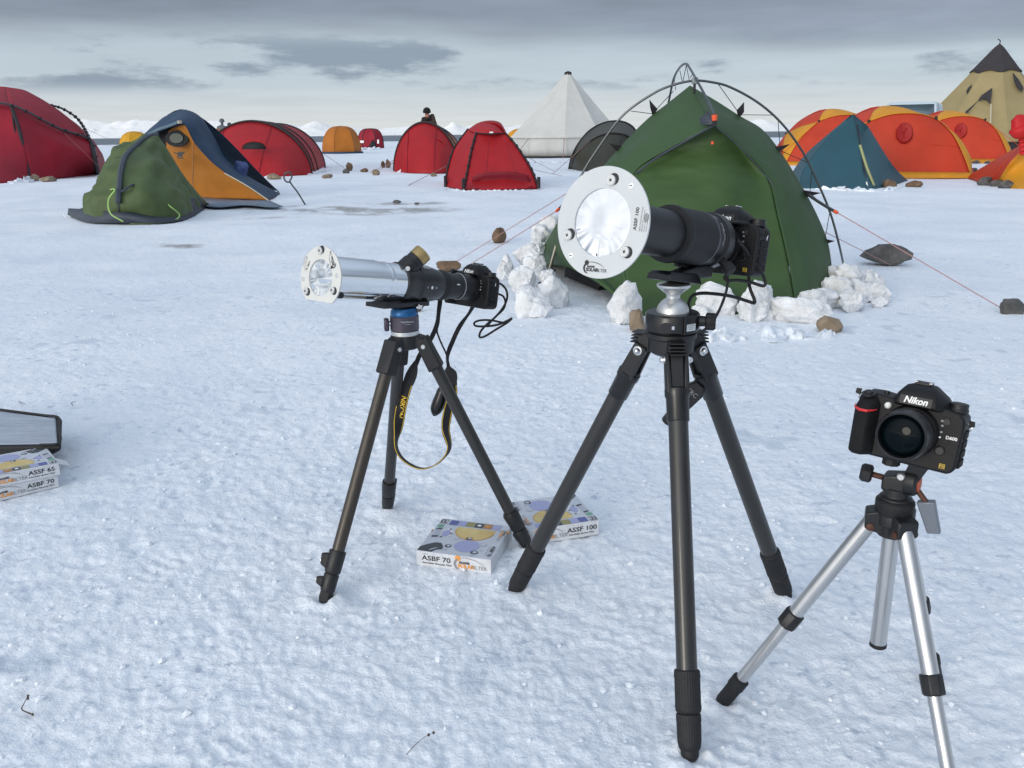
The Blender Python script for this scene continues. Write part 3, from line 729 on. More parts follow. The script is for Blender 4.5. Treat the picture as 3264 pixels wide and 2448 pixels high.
panel('roof_panel', CRIM, cx, [K(-150, 350, 21.9), K(-60, 336, 22.0), A_], [LT, K(-60, 285, 24.2), top], [K(-150, 350, 21.9), K(-145, 320, 23), LT], [A_, K(24, 310, 23), top], 20, 14, 0, 1.5, 5, .08)
panel('rear_panel', CRIM, cx, [B2, B3], [C_, K(300, 450, 24.6)], [B2, K(306, 510, 23.2), C_], [B3, K(326, 490, 25), K(300, 450, 24.6)], 10, 14)
panel('rear_panel', CRIM, cx, [C_, K(230, 385, 24.2), B_], [K(300, 450, 24.6), K(236, 390, 25.5), B_], [C_, K(300, 450, 24.6)], [B_, B_+Vector((0, .1, 0))], 14, 6)
panel('rear_panel', CRIM, cx, [B3, Vector((-12.6, 26.6, 0)), Vector((-16, 28, 0)), BL0], [K(300, 450, 24.6), B_, top, LT, K(-150, 350, 21.9)], [B3, K(326, 490, 25), K(300, 450, 24.6)], [BL0, K(-155, 470, 21.6), K(-150, 350, 21.9)], 40, 12)
up = Vector((0, -.03, .05))
sleeve(cx, [K(-100, 330, 21.95)+up, A_+up, K(190, 415, 22.85)+up, C_+up, K(306, 510, 23.15), B2], .03, POLE, 16)
sleeve(cx, [B_+up, K(200, 352, 24.2)+up, K(250, 385, 24.2)+up, C_+up*2], .03, POLE, 11)
sleeve(cx, [K(160, 352, 24.0)+up, K(215, 400, 23.9)+up, C_+up], .022, SLEEVE, 8)
sleeve(cx, [A_+up*.4, K(60, 410, 21.85), K(82, 500, 21.5), B1+Vector((0, -.04, 0))], .04)
sleeve(cx, [A_+up*.4, K(48, 420, 21.8), K(74, 520, 21.45), K(92, 574, 21.4)], .02)
sleeve(cx, [C_+Vector((0, -.04, 0)), K(303, 510, 23.1), B2+Vector((0, -.05, 0))], .055)
guy(cx, C_, G(380, 470)); guy(cx, K(205, 425, 22.8), K(330, 545, 23)); guy(cx, K(92, 510, 21.5), G(128, 572)); guy(cx, K(250, 400, 24.3), K(357, 448, 33))
# --- moss green tent in front of the blue one
g1 = thing('low_tent', 'moss green tent with slate skirt and lime cords, in front of the blue tent', 'tent', G(390, 712))
SB = G(380, 710); TIP = G(224, 690); RC = G(657, 660); AP = K(502, 428, 11.9)
slv = [SB, K(378, 647, 10.25), K(382, 606, 10.3), K(387, 549, 10.5), K(401, 500, 10.8), K(431, 468, 11.2), K(470, 438, 11.6), AP]
lft = [TIP, K(262, 664, 10.9), K(283, 645, 10.95), K(298, 605, 11.1), K(321, 545, 11.3), K(350, 496, 11.5), K(391, 468, 11.7), K(448, 439, 11.9), AP]
rgt = [RC, K(635, 639, 12.0), K(582, 566, 12.0), K(541, 492, 12.0), K(515, 450, 12.0), AP]
panel('front_panel', MOSS, g1, [TIP, G(285, 706), SB], [AP, AP+Vector((0, .001, 0))], lft, slv, 24, 44, .09, 5.5, 1)
panel('side_panel', MOSS, g1, [SB, G(509, 706), G(590, 694), RC], [AP, AP+Vector((0, .001, 0))], slv, rgt, 34, 44, .09, 4.2, 2)
panel('rear_panel', MOSS, g1, [TIP, Vector((-5.0, 12.2, 0)), Vector((-4.4, 13, 0)), RC], [AP, AP+Vector((0, .001, 0))], lft, rgt, 18, 24)
MB().grid([[p+Vector((0, -.02, 0)) for p in catmull([TIP+Vector((-.02, 0, .02)), G(285, 708), SB+Vector((0, -.04, 0)), G(509, 710), G(590, 698), RC+Vector((.03, -.02, 0))], 50)],
           [p for p in catmull([TIP+Vector((-.02, .03, .10)), K(285, 668, 10.55), K(382, 676, 10.22), K(500, 672, 10.55), K(570, 636, 11.1), K(636, 632, 11.9)], 50)]]).build('skirt', SLATE, g1, solid=.006)
sleeve(g1, [p+Vector((0, -.02, 0)) for p in slv[1:]], .032, SLATE)
line('pole_foot', [slv[1], SB+Vector((0, -.03, 0))], .008, POLE, g1)
line('vent_seam', pv((298, 612, 11.0), (355, 598, 10.5), (388, 610, 10.25), (420, 590, 10.35), (452, 587, 10.6), (490, 612, 10.8)), .012, SLATE, g1)
MB().add(pv((299, 608, 11.02), (312, 590, 10.9), (313, 606, 10.85)), [[0, 1, 2]]).build('vent_flap', DARKIN, g1, solid=.01)
line('guy_line', pv((352, 604, 10.4), (366, 606, 10.2), (346, 636, 10.2), (352, 680, 10.1), (392, 706, 10.1)), .008, GREENROPE, g1)
line('guy_line', pv((488, 610, 10.7), (545, 660, 10.5), (572, 684, 10.6), (560, 700, 10.5), (500, 712, 10.3), (415, 712, 10.2)), .008, GREENROPE, g1)
line('peg', [TIP+Vector((-.08, 0, .03)), TIP+Vector((-.02, -.05, -.05))], .006, STEEL, g1)
line('crease', pv((505, 470, 11.75), (505, 520, 11.5), (520, 560, 11.4), (560, 590, 11.5)), .012, MOSS, g1)
# --- blue and ochre tent
b0 = thing('ridge_tent', 'navy blue tent with open ochre door, black emblem and round window', 'tent', G(760, 632))
TR = G(893, 618); BRo = G(854, 638); BLo = G(600, 632)
outer = pv((448, 437, 15.2), (488, 403, 15.0), (529, 372, 14.9), (570, 355, 14.9), (600, 352, 14.9), (631, 366, 14.9), (655, 391, 14.9), (692, 452, 14.9), (716, 500, 14.9), (753, 535, 14.9), (814, 576, 14.9), (867, 604, 14.9))+[TR]
inner = pv((452, 447, 14.4), (500, 418, 14.1), (545, 402, 14.0), (574, 390, 13.95), (592, 402, 13.95), (618, 452, 14.0), (667, 509, 14.0), (716, 549, 14.0), (773, 586, 13.9))+[BRo]
panel('fly', NAVY, b0, inner, outer, [inner[0], outer[0]], [inner[-1], outer[-1]], 60, 14, .02, 3, 5, .05)
door_l = [BLo, K(540, 520, 14.3), K(530, 442, 14.25), K(540, 412, 14.2)]
panel('door_panel', OCH, b0, [BLo, G(735, 633), BRo], [K(540, 412, 14.2), K(578, 398, 14.05)], door_l, [BRo]+[p+Vector((0, .05, 0)) for p in inner[::-1][1:6]]+[K(578, 398, 14.05)], 30, 34, .03, 2.5, 6)
panel('interior_shade', DARKIN, b0, [K(430, 600, 14.6), BLo+Vector((0, .2, 0))], [inner[0]+Vector((0, .1, 0)), K(545, 405, 14.3)], [K(430, 600, 14.6), inner[0]+Vector((0, .1, 0))], [BLo+Vector((0, .2, 0)), K(545, 405, 14.3)], 10, 10)  # dark sheet standing in for the tent's shaded interior
panel('rear_panel', NAVY, b0, [Vector((-7.2, 15.2, 0)), Vector((-6, 17, 0)), Vector((-4.4, 16.4, 0)), TR], [outer[0], outer[4], outer[-1]], [Vector((-7.2, 15.2, 0)), outer[0]], [TR, TR+Vector((0, .01, 0))], 24, 12)
F_ = frame(K(565, 442, 14.10), 0, 10)
MB(F_).turn((0, -.02, 0), (0, .02, 0), [(0, .125), (.04, .125)], 28, squash=1.45).build('window_rim', DARKIN, b0)
MB(F_).turn((0, -.04, 0), (0, .02, 0), [(0, .075), (.04, .075)], 28, squash=1.4).build('window_pane', mat('smoked_pane', (.06, .07, .05), .2), b0)
F_ = frame(K(575, 490, 14.02), 0, 14)
MB(F_).add([(-.10, -.03, .03), (-.05, -.03, .005), (-.01, -.03, .02), (0, -.03, .035), (.02, -.03, .015), (.10, -.03, .03), (.05, -.03, -.02), (.04, -.03, -.06), (0, -.03, -.05), (-.05, -.03, -.06), (-.03, -.03, -.02), (-.08, -.03, 0)], [list(range(12))]).build('emblem', INK, b0, smooth=0)
MB(frame(K(578, 505, 14.02), 0, 14)).box((0, -.03, 0), (.09, .004, .018)).build('emblem_base', INK, b0)
line('zip', pv((617, 455, 14.05), (616, 520, 14.02), (614, 580, 13.9), (622, 628, 13.8)), .010, mat('ochre_zip', (.30, .12, .03), .6), b0)
line('hood_edge', [p+Vector((0, -.02, .01)) for p in inner[:4]], .022, mat('lit_blue_hem', (.10, .16, .20), .6), b0)  # paler blue puts the light on the hood's edge into its colour
line('hood_toggle', pv((574, 394, 13.9), (572, 384, 13.9)), .035, mat('toggle', (.35, .33, .26), .7), b0)
line('guy_line', pv((716, 552, 13.9), (790, 594, 13.8), (858, 640, 13.7)), .008, mat('pale_cord', (.55, .50, .38), .7), b0)
MB().grid([[p for p in catmull(pv((640, 628, 13.9), (735, 637, 13.7), (860, 640, 13.6)), 20)], [G(x, y, .03) for x, y in zip(np.linspace(650, 900, 20), 657+3*np.sin(np.linspace(0, 9, 20)))]]).build('groundsheet', mat('groundsheet', (.16, .21, .27), .5, var=.2, vsc=3, bump=.03, bsc=4), b0, solid=.01)
lump('stuff_bag', tuple(K(770, 540, 14.75)), .22, .16, .26, 5.5, mat('blue_bag', (.05, .08, .22), .6), 3, .5, parent=b0)
# --- small distant tents
def small_dome(label, c, rx, ry, h, n, rot, m_, poles=SLEEVE, p=.8, q=.9, r=.012):
    o = thing('dome_tent', label, 'tent', c); rows = geodome(o, c, rx, ry, h, n, rot, m_, p=p, q=q)
    for k in range(n):
        if poles: sleeve(o, [row[k*8]+(row[k*8]-Vector(c)).normalized()*.01 for row in rows][::3], r, poles, n=16)
    return o
o = small_dome('small orange dome tent with blue skirt standing alone in mid distance', G(1080, 490)+Vector((0, 1, 0)), 1.08, 1.1, 1.46, 6, .3, ORG, ORG, .66, .95)
rr_ = [Vector((G(1080, 490).x+1.14*math.cos(a), G(1080, 490).y+1+1.16*math.sin(a), .04)) for a in np.linspace(math.pi, 2*math.pi, 30)]
line('blue_hem', rr_, .07, NAVY, o)
c = G(1176, 473)+Vector((0, 1, 0)); o = small_dome('small crimson tent with dark door far off by the shore', c, 1.0, 1.0, 1.45, 6, 0, CRIM, SLEEVE, .55, .8, .03)
F_ = frame(c+Vector((.30, -.98, .45)), 0, 14)
MB(F_).add([(-.34, 0, -.35), (.34, 0, -.35), (.0, 0, .2)], [[0, 1, 2]]).build('door_opening', DARKIN, o, solid=.02)
MB(F_).box((-.85, .02, .05), (.35, .01, .18)).build('pale_print', WINK, o); MB(F_).box((.42, .02, .05), (.13, .01, .3)).build('pale_print', WINK, o)
c = G(420, 467)+Vector((0, 1.1, 0)); small_dome('yellow dome tent seen over the moss green tent', c, 1.75, 1.6, 1.68, 6, .5, YEL, YEL, .9, .9)
c = Vector(K(683, 445, 40)); c.z = 0; small_dome('orange tent mostly hidden behind the wide red tunnel tent', c, .95, 1, 1.3, 6, .2, ORG, ORG)
c = Vector(K(1662, 470, 44)); c.z = 0; small_dome('amber tent peeping out left of the white bell tent', c, .95, 1, 1.2, 6, .2, AMB, None)
# --- red dome with raised hood
rd = thing('hooded_tent', 'red tent with puffed hood and black clipped pole sleeves, left of white bell tent', 'tent', G(1600, 602))
TL, TRr = K(1518, 424, 17.1), K(1610, 424, 17.1); BLr, BRr = G(1478, 605), G(1717, 600); BLL = G(1421, 595)
le = [BLr, K(1487, 560, 16.4), K(1503, 478, 16.8), TL]; re_ = [BRr, K(1694, 540, 16.5), K(1645, 464, 17), TRr]; lle = [BLL, K(1426, 545, 17.2), K(1445, 480, 17.6), K(1468, 444, 17.8), K(1492, 412, 17.9)]
panel('front_panel', RED, rd, [BLr, G(1600, 604), BRr], [TL, TRr], le, re_, 24, 26, .02, 2.5, 1)
panel('side_panel', RED, rd, [BLL, BLr], [K(1492, 412, 17.9), TL], lle, le, 14, 22, .02, 2.5, 2)
panel('hood', RED, rd, [TL, K(1564, 424, 16.95), TRr], [K(1492, 412, 17.9), K(1526, 391, 17.9), K(1564, 384, 17.9), K(1594, 391, 17.9), K(1609, 412, 17.9)], [TL, K(1500, 418, 17.5), K(1492, 412, 17.9)], [TRr, K(1612, 420, 17.5), K(1609, 412, 17.9)], 24, 14, 0, 2, 3, .05)
panel('rear_panel', RED, rd, [BLL, Vector((-1.2, 20, 0)), Vector((.3, 20, 0)), BRr], [K(1492, 412, 17.9), K(1526, 391, 17.95), K(1564, 384, 17.95), K(1594, 391, 17.95), K(1609, 412, 17.9)], lle, re_, 24, 16)
panel('lower_band', DRED, rd, [p+Vector((0, -.06, 0)) for p in (BLr+Vector((.12, 0, .02)), G(1600, 602), BRr+Vector((-.12, 0, .02)))], pv((1508, 562, 16.15), (1550, 550, 16.12), (1640, 548, 16.12), (1684, 560, 16.2)), [BLr+Vector((.12, -.06, .02)), K(1500, 590, 16.2), K(1508, 562, 16.15)], [BRr+Vector((-.12, -.06, .02)), K(1694, 585, 16.2), K(1684, 560, 16.2)], 16, 8)  # darker red band over the lower front panel
for e, c_ in ((le, 7), (re_, 8), (lle, 5)): sleeve(rd, [p+Vector((0, -.02, .01)) for p in e], .018, SLEEVE, c_)
line('hood_seam', [TL+Vector((0, -.02, 0)), K(1564, 427, 16.9), TRr+Vector((0, -.02, 0))], .012, SLEEVE, rd)
for p in (BLr, BRr, BLL): line('anchor_strap', [p+Vector((0, -.03, 0)), p+Vector((0, -.03, .2))], .035, SLEEVE, rd)
line('zip', pv((1560, 428, 16.95), (1556, 480, 16.6), (1552, 550, 16.15)), .006, DRED, rd); line('zip', pv((1600, 428, 16.95), (1625, 490, 16.6), (1650, 555, 16.15)), .006, DRED, rd)
guy(rd, K(1694, 540, 16.5), G(1790, 560)); guy(rd, K(1660, 490, 16.9), G(1770, 548))
MB(frame(K(1566, 422, 16.9))).box((0, 0, 0), (.07, .01, .025)).build('white_tag', WINK, rd)
# --- cone tents
def cone(label, name, c, R, eave, apex, n, mats, cap=0.0, hang=.05, rot=0, lean=(0, 0), skirt=0.0):
    o = thing(name, label, 'tent', c); rows = []; top = Vector((c[0]+lean[0], c[1]+lean[1], apex)); S = 6
    capr = []
    for j in range(25):
        t = j/24; row = []
        for k in range(n*S):
            th = 2*math.pi*k/(n*S)+rot; ph = (th-rot) % (2*math.pi/n)-math.pi/n
            pol = math.cos(math.pi/n)/math.cos(ph)
            sagf = 1-hang*4*t*(1-t)*(.55+.45*math.sin(math.pi*(k % S)/S))
            r = R*(1-t)*pol*sagf
            row.append(Vector((c[0]+lean[0]*t+r*math.cos(th), c[1]+lean[1]*t+r*math.sin(th), eave+(apex-eave)*t)))
        rows.append(row)
    MB().grid(rows, close=True).build('roof', mats[0], o, solid=.006, smooth=24)
    if cap:
        j0 = int(24*(1-cap)); cr = [[p+(Vector((p.x-c[0]-lean[0], p.y-c[1]-lean[1], 0)).normalized()*.05) for p in row] for row in rows[j0:]]
        cr[0] = [p-Vector((0, 0, .06*math.sin(i*.9))) for i, p in enumerate(cr[0])]
        MB().grid(cr, close=True).build('smoke_cap', mats[1], o, solid=.006, smooth=40)
    if eave > .05:
        w = [[Vector((c[0]+(p.x-c[0])*s, c[1]+(p.y-c[1])*s, z)) for p in rows[0]] for s, z in ((.93, 0), (.955, eave*.5), (.96, eave), (1.0, eave+.01))]
        MB().grid(w, close=True).build('wall', mats[0] if not skirt else mats[1], o, solid=.006, smooth=40)
        rp = MB()
    return o, rows, top
cb = G(1822, 505); cb.y += 2.6
bell, rows, top = cone('white canvas bell tent with dark peak', 'bell_tent', (cb.x, cb.y, 0), 2.48, .78, 3.42, 10, (CANV, DGREY), .03, .045, .2)
for k in (5, 6, 7, 8, 9):
    p = rows[0][k*6]; d = Vector((p.x-cb.x, p.y-cb.y, 0)).normalized(); guy(bell, p, p+d*.9-Vector((0, 0, .78)), .012)
for th in np.linspace(math.pi*1.02, math.pi*1.7, 7):
    line('wall_seam', [Vector((cb.x+2.44*math.cos(th), cb.y+2.44*math.sin(th), .75)), Vector((cb.x+2.37*math.cos(th), cb.y+2.37*math.sin(th), .02))], .01, CANV, bell)
th_ = np.linspace(math.pi, 2*math.pi, 40)
line('mud_flap', [Vector((cb.x+2.4*math.cos(a), cb.y+2.4*math.sin(a), .05)) for a in th_], .05, DGREY, bell)
ct_ = Vector((20.4, 38.6, 0)); apx = K(3187, 138, 38.6)
tipi, rows, top = cone('tall tan tipi with dark smoke cap and skirt behind the orange domes', 'tipi_tent', tuple(ct_), 3.35, .45, apx.z, 8, (TAN, DGREY), .27, .03, .55, (apx.x-ct_.x, 0), .4)
line('peak_cord', [top, top+Vector((0, 0, .1)), top+Vector((-.1, 0, .16))], .02, SLEEVE, tipi)
def on_cone(px, py):
    """point of the tipi's outer surface seen at photo position px, py"""
    d = ray(px, py); best = None
    for s in np.linspace(33, 39.5, 400):
        p = CAMP+d*(s/d.y); t = min(1, max(0, (p.z-.45)/(apx.z-.45))); cxx = ct_.x+(apx.x-ct_.x)*t
        if math.hypot(p.x-cxx, p.y-ct_.y) < 3.35*(1-t)+.02: return p-Vector((0, .03, 0))
    return CAMP+d*(37.5/d.y)
def patch(px, nm, m_, root): MB().add([on_cone(2350+x*.4132, 80+y*.4132) for x, y in px], [list(range(len(px)))]).build(nm, m_, root, solid=.04, smooth=0)
patch([(1965, 485), (1948, 610), (1920, 575), (1890, 568), (1850, 590), (1760, 688), (1755, 672), (1850, 590), (1880, 545)], 'vent_flap', DGREY, tipi)
patch([(2122, 370), (2165, 420), (2205, 490), (2190, 515), (2150, 470), (2135, 430)], 'vent_flap', DGREY, tipi)
patch([(1806, 460), (1800, 478), (1768, 530), (1766, 505), (1785, 480)], 'vent_flap', DGREY, tipi)
guy(tipi, on_cone(2350+1950*.4132, 80+610*.4132)-Vector((0, .05, 0)), on_cone(2350+1920*.4132, 80+780*.4132)-Vector((0, .3, 0)), .02, mat('pale_cord', (.55, .5, .38)))
# --- olive tent
ol = thing('dome_tent', 'dark olive tent between the white bell tent and the green tent', 'tent', G(1905, 549))
OBL, OBR = G(1812, 540), G(2060, 545); OF = G(1905, 551)
oarch = [OBL, K(1822, 500, 23.9), K(1845, 455, 24.2), K(1885, 412, 24.6), K(1935, 389, 24.8), K(1985, 388, 24.8), K(2020, 408, 24.6), K(2050, 470, 24), OBR]
ofr = [OBL+Vector((.05, -.05, 0)), K(1835, 495, 23.4), K(1870, 458, 23.3), K(1915, 432, 23.3), K(1960, 425, 23.3), K(2010, 440, 23.4), K(2050, 500, 23.5), OBR+Vector((0, -.1, 0))]
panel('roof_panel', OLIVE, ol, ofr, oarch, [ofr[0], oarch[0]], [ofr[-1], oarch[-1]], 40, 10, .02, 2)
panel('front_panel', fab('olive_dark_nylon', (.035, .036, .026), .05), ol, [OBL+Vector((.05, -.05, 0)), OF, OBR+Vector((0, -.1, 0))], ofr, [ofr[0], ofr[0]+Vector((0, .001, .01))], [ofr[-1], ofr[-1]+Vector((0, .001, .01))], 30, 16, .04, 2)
panel('rear_panel', OLIVE, ol, [OBL, Vector((2, 27, 0)), Vector((3.4, 27, 0)), OBR], oarch, [OBL, OBL+Vector((0, .001, .01))], [OBR, OBR+Vector((0, .001, .01))], 30, 10)
for e in (ofr, oarch): sleeve(ol, [p+Vector((0, -.02, .01)) for p in e], .018)
line('zip', pv((1935, 430, 23.2), (1905, 490, 23.0), (1880, 545, 23.1)), .012, SLEEVE, ol)
line('zip', pv((1985, 430, 23.2), (1975, 470, 23.0), (1965, 545, 23.1)), .012, SLEEVE, ol)
guy(ol, K(1880, 450, 23.2), G(1760, 556), .006)
# --- orange and amber domes
def orange_dome(label, px, py, s, az, flip=1):
    o0 = G(px, py); o = thing('dome_tent', label, 'tent', o0, 'orange and amber dome tents'); F = frame(o0, az)
    def q(x, y, z): return F @ Vector((x*s, y*s, z*s))
    FL, FR, A, B, T = q(-1.4, 0, 0), q(1.4, 0, 0), q(-.55, .55, 1.09), q(.72, .55, 1.14), q(-.22, 1.45, 1.41)
    LC, RC_, LR, RR, RM = q(-1.28, 1.15, .78), q(1.22, 1.2, .72), q(-1.75, 1.4, 0), q(1.85, 1.5, 0), q(.1, 3.0, 0)
    AB = [A, q(-.2, .46, 1.21), q(.1, .44, 1.24), q(.42, .46, 1.22), B]
    la = [FL, q(-1.12, .18, .52), q(-.85, .36, .84), A]; ra = [FR, q(1.24, .16, .42), q(1.02, .34, .84), B]
    TA = [A, q(-.42, .95, 1.29), T]; TB = [B, q(.30, 1.0, 1.30), T]
    ALC = [A, q(-.95, .82, .97), LC]; BRC = [B, q(1.04, .88, .97), RC_]; TLC = [LC, q(-.85, 1.35, 1.17), T]; TRC = [RC_, q(.75, 1.45, 1.07), T]
    FLC = [FL, q(-1.40, .5, .48), LC]; FRC = [FR, q(1.44, .5, .40), RC_]
    panel('front_panel', ORED, o, [FL, q(0, -.12, 0), FR], AB, la, ra, 30, 26, .035, 2.2, px*.01)
    e = Vector((0, .001, .0))
    panel('top_panel', AMB, o, AB, [T, T+e], TA, TB, 20, 14, 0, 2, 0, .03)
    panel('roof_panel', ORED, o, [LC, q(-.95, .82, .97), A], [T, T+e], TLC, TA, 14, 14)
    panel('corner_panel', AMB, o, [FL, FL+e], [LC, q(-.95, .82, .97), A], FLC, la, 12, 14)
    panel('corner_panel', AMB, o, [FR, FR+e], BRC, ra, FRC, 12, 14)
    panel('roof_panel', ORED, o, BRC, [T, T+e], TB, TRC, 14, 14)
    panel('side_panel', ORED, o, [LR, FL], [LC, LC+e], [LR, LC], FLC, 8, 8); panel('side_panel', ORED, o, [FR, RR], [RC_, RC_+e], FRC, [RR, RC_], 8, 8)
    panel('rear_panel', ORED, o, [LR, RM, RR], [LC, q(-.85, 1.35, 1.17), T, q(.75, 1.45, 1.07), RC_], [LR, LC], [RR, RC_], 20, 10)
    MB().grid([[p+Vector((0, -.02*s, 0)) for p in catmull([q(-1.48, -.1, .0), q(0, -.30, 0), q(1.48, -.1, 0)], 24)], [p+Vector((0, -.03, 0)) for p in catmull([q(-1.38, 0, .10), q(0, -.10, .12), q(1.38, 0, .10)], 24)]]).build('skirt', AMB, o, solid=.006)
    for cv in (AB, la, ra): sleeve(o, [p+Vector((0, -.012, .008)) for p in cv], .009, AMB)
    line('panel_seam', [q(-.55, .2, .62), q(.1, .13, .66), q(1.15, .2, .6)], .005, ORED, o); guy(o, A, q(-1.9, -.9, 0), .006, ORED); guy(o, B, q(2.0, -.8, 0), .006, ORED)
    for p in (A, B, LC, RC_): MB().cyl(p+Vector((0, -.03, -.03)), p+Vector((0, -.03, .04)), .03, seg=8).build('pole_clip', SLEEVE, o)
    # rolled vent sleeve on the front
    fc = q(.10*1, .17, .86)
    FF = frame(fc, az, 22); b = MB(FF); n = 24; rows = []
    for (rr, dy) in ((.19, .05), (.19, .0), (.165, -.035), (.12, -.02), (.07, .0), (.0, .005)):
        rows.append([Vector((rr*s*.82*math.cos(2*math.pi*k/n)*(1+.05*math.sin(k*4.1)), dy*s+.006*math.sin(k*2.7), rr*s*1.15*math.sin(2*math.pi*k/n))) for k in range(n)])
    b.grid(rows, close=True).build('vent_sleeve', fab('deep_red_nylon', (.42, .02, .018)), o, solid=.004)
    line('vent_cord', [q(.02, .20, .72), q(-.2, .22, .72), q(-.36, .2, .68)], .012, SLEEVE, o)
    return o
orange_dome('orange dome tent with amber roof, leftmost of three, behind the teal tent', 2680, 527, 1.11, 10)
orange_dome('nearest and largest orange dome tent with amber roof and skirt, middle of three', 2855, 566, 1.03, 14)
orange_dome('orange dome tent with amber edges, rightmost of three, before the tan tipi', 3040, 520, 1.06, 18)
# --- teal tent
te = thing('ridge_tent', 'low teal tarp tent with pointed peak in front of the orange domes', 'tent', G(2765, 607))
TAp = K(2716, 366, 16.2); TFB = G(2765, 609); TLB = G(2515, 566); TRB = G(2897, 579); TLM = G(2552, 600)
pk = K(2728, 382, 15.9)
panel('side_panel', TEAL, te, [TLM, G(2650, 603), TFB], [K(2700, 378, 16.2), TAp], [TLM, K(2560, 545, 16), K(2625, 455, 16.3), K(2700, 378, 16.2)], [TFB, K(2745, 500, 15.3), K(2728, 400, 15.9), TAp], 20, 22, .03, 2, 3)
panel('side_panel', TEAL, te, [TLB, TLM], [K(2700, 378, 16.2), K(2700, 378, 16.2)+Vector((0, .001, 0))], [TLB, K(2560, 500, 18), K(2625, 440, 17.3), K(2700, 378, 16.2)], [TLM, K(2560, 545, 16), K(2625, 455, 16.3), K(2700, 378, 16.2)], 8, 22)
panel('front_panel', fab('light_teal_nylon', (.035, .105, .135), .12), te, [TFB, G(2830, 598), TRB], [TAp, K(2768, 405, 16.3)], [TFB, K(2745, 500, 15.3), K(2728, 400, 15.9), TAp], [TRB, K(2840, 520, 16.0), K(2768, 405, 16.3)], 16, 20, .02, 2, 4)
panel('rear_panel', TEAL, te, [TLB, Vector((7, 20.5, 0)), TRB], [K(2700, 378, 16.2), TAp, K(2768, 405, 16.3)], [TLB, K(2560, 500, 18), K(2625, 440, 17.3), K(2700, 378, 16.2)], [TRB, K(2840, 520, 16.0), K(2768, 405, 16.3)], 14, 12)
MB().add([TAp+Vector((0, -.02, .02)), K(2768, 404, 15.6), K(2752, 432, 15.5), K(2738, 405, 15.6)], [[0, 1, 2, 3]]).build('peak_flap', TEAL, te, solid=.01)
line('pole', pv((2741, 462, 15.0), (2762, 530, 14.9), (2786, 592, 14.8)), .022, mat('lime_pole', (.28, .30, .12), .5), te)
line('zip', pv((2732, 400, 15.7), (2748, 500, 15.2), (2764, 600, 14.6)), .012, SLEEVE, te)
line('peg', pv((2762, 580, 14.6), (2767, 606, 14.6)), .012, WINK, te)
# --- tent at the right edge with a tied vent sleeve
es = thing('dome_tent', 'amber and orange tent cut off by the right edge, with a red tied sleeve', 'tent', G(3230, 606))
EB, ER = G(3172, 592), G(3420, 612); ET = K(3400, 380, 16.3)
panel('front_panel', AMB, es, [EB, G(3264, 608), ER], [K(3264, 470, 15.0), ET], [EB, K(3215, 525, 14.8), K(3264, 470, 15.0)], [ER, ET], 14, 14, .02, 2)
panel('edge_panel', ORED, es, [EB+Vector((-.02, .05, 0)), EB], [K(3258, 462, 15.3), K(3264, 470, 15.0)], [EB+Vector((-.05, .1, 0)), K(3205, 520, 15.3), K(3258, 462, 15.3)], [EB, K(3215, 525, 14.8), K(3264, 470, 15.0)], 6, 14)
panel('rear_panel', ORED, es, [EB+Vector((-.05, .1, 0)), Vector((9.5, 18.5, 0)), ER], [K(3258, 462, 15.3), ET], [EB+Vector((-.05, .1, 0)), K(3205, 520, 15.3), K(3258, 462, 15.3)], [ER, ET], 14, 10)
bm_ = catmull(pv((3262, 490, 14.75), (3260, 462, 14.7), (3256, 436, 14.65), (3250, 420, 14.6), (3245, 400, 14.6)), 24); rad = [.05+.015*math.sin(i*1.9) for i in range(16)]+[.09, .12, .13, .14, .15, .14, .11, .03]
MB().tube(bm_, rad, 14).build('tied_sleeve', fab('bright_red_nylon', (.60, .02, .022)), es)
lump('sleeve_mouth', tuple(K(3252, 402, 14.62)), .34, .24, .33, 3.3, fab('bright_red_nylon', (.60, .02, .022)), 3, .25, parent=es)
# --- main green tent hung under outside poles
mt = thing('pole_hung_tent', 'large green tent hung beneath grey arched outside poles, ringed by snow blocks', 'tent', G(2300, 1000))
def c3(x, y): return (1500+x*.5877, 160+y*.5877)
def M3(x, y, Y): return K(*c3(x, y), Y)
AX = M3(1190, 193, 5.65); PKb = M3(1318, 398, 5.12)
BLm = G(1712, 842); BRm = G(2657, 928); FLm = G(2029, 1010); FRm = G(2540, 997)
lo = [BLm, M3(385, 1090, 6.2), M3(470, 940, 6.05), M3(600, 765, 5.95), M3(715, 635, 5.85), M3(870, 462, 5.8), M3(985, 352, 5.75), M3(1040, 312, 5.72), AX]
ro = [BRm, M3(1945, 1080, 5.4), M3(1905, 955, 5.5), M3(1822, 785, 5.6), M3(1680, 552, 5.65), M3(1580, 430, 5.65), M3(1460, 358, 5.62), M3(1330, 275, 5.6), AX]
bl_ = [FLm, M3(830, 1180, 4.75), M3(835, 900, 4.95), M3(900, 650, 5.25), M3(1100, 520, 5.2), PKb, M3(1250, 300, 5.4), AX]
br_ = [FRm, M3(1725, 1150, 4.92), M3(1668, 900, 5.06), M3(1610, 690, 5.2), M3(1460, 520, 5.18), PKb, M3(1250, 300, 5.4), AX]
e_ = Vector((0, .001, 0))
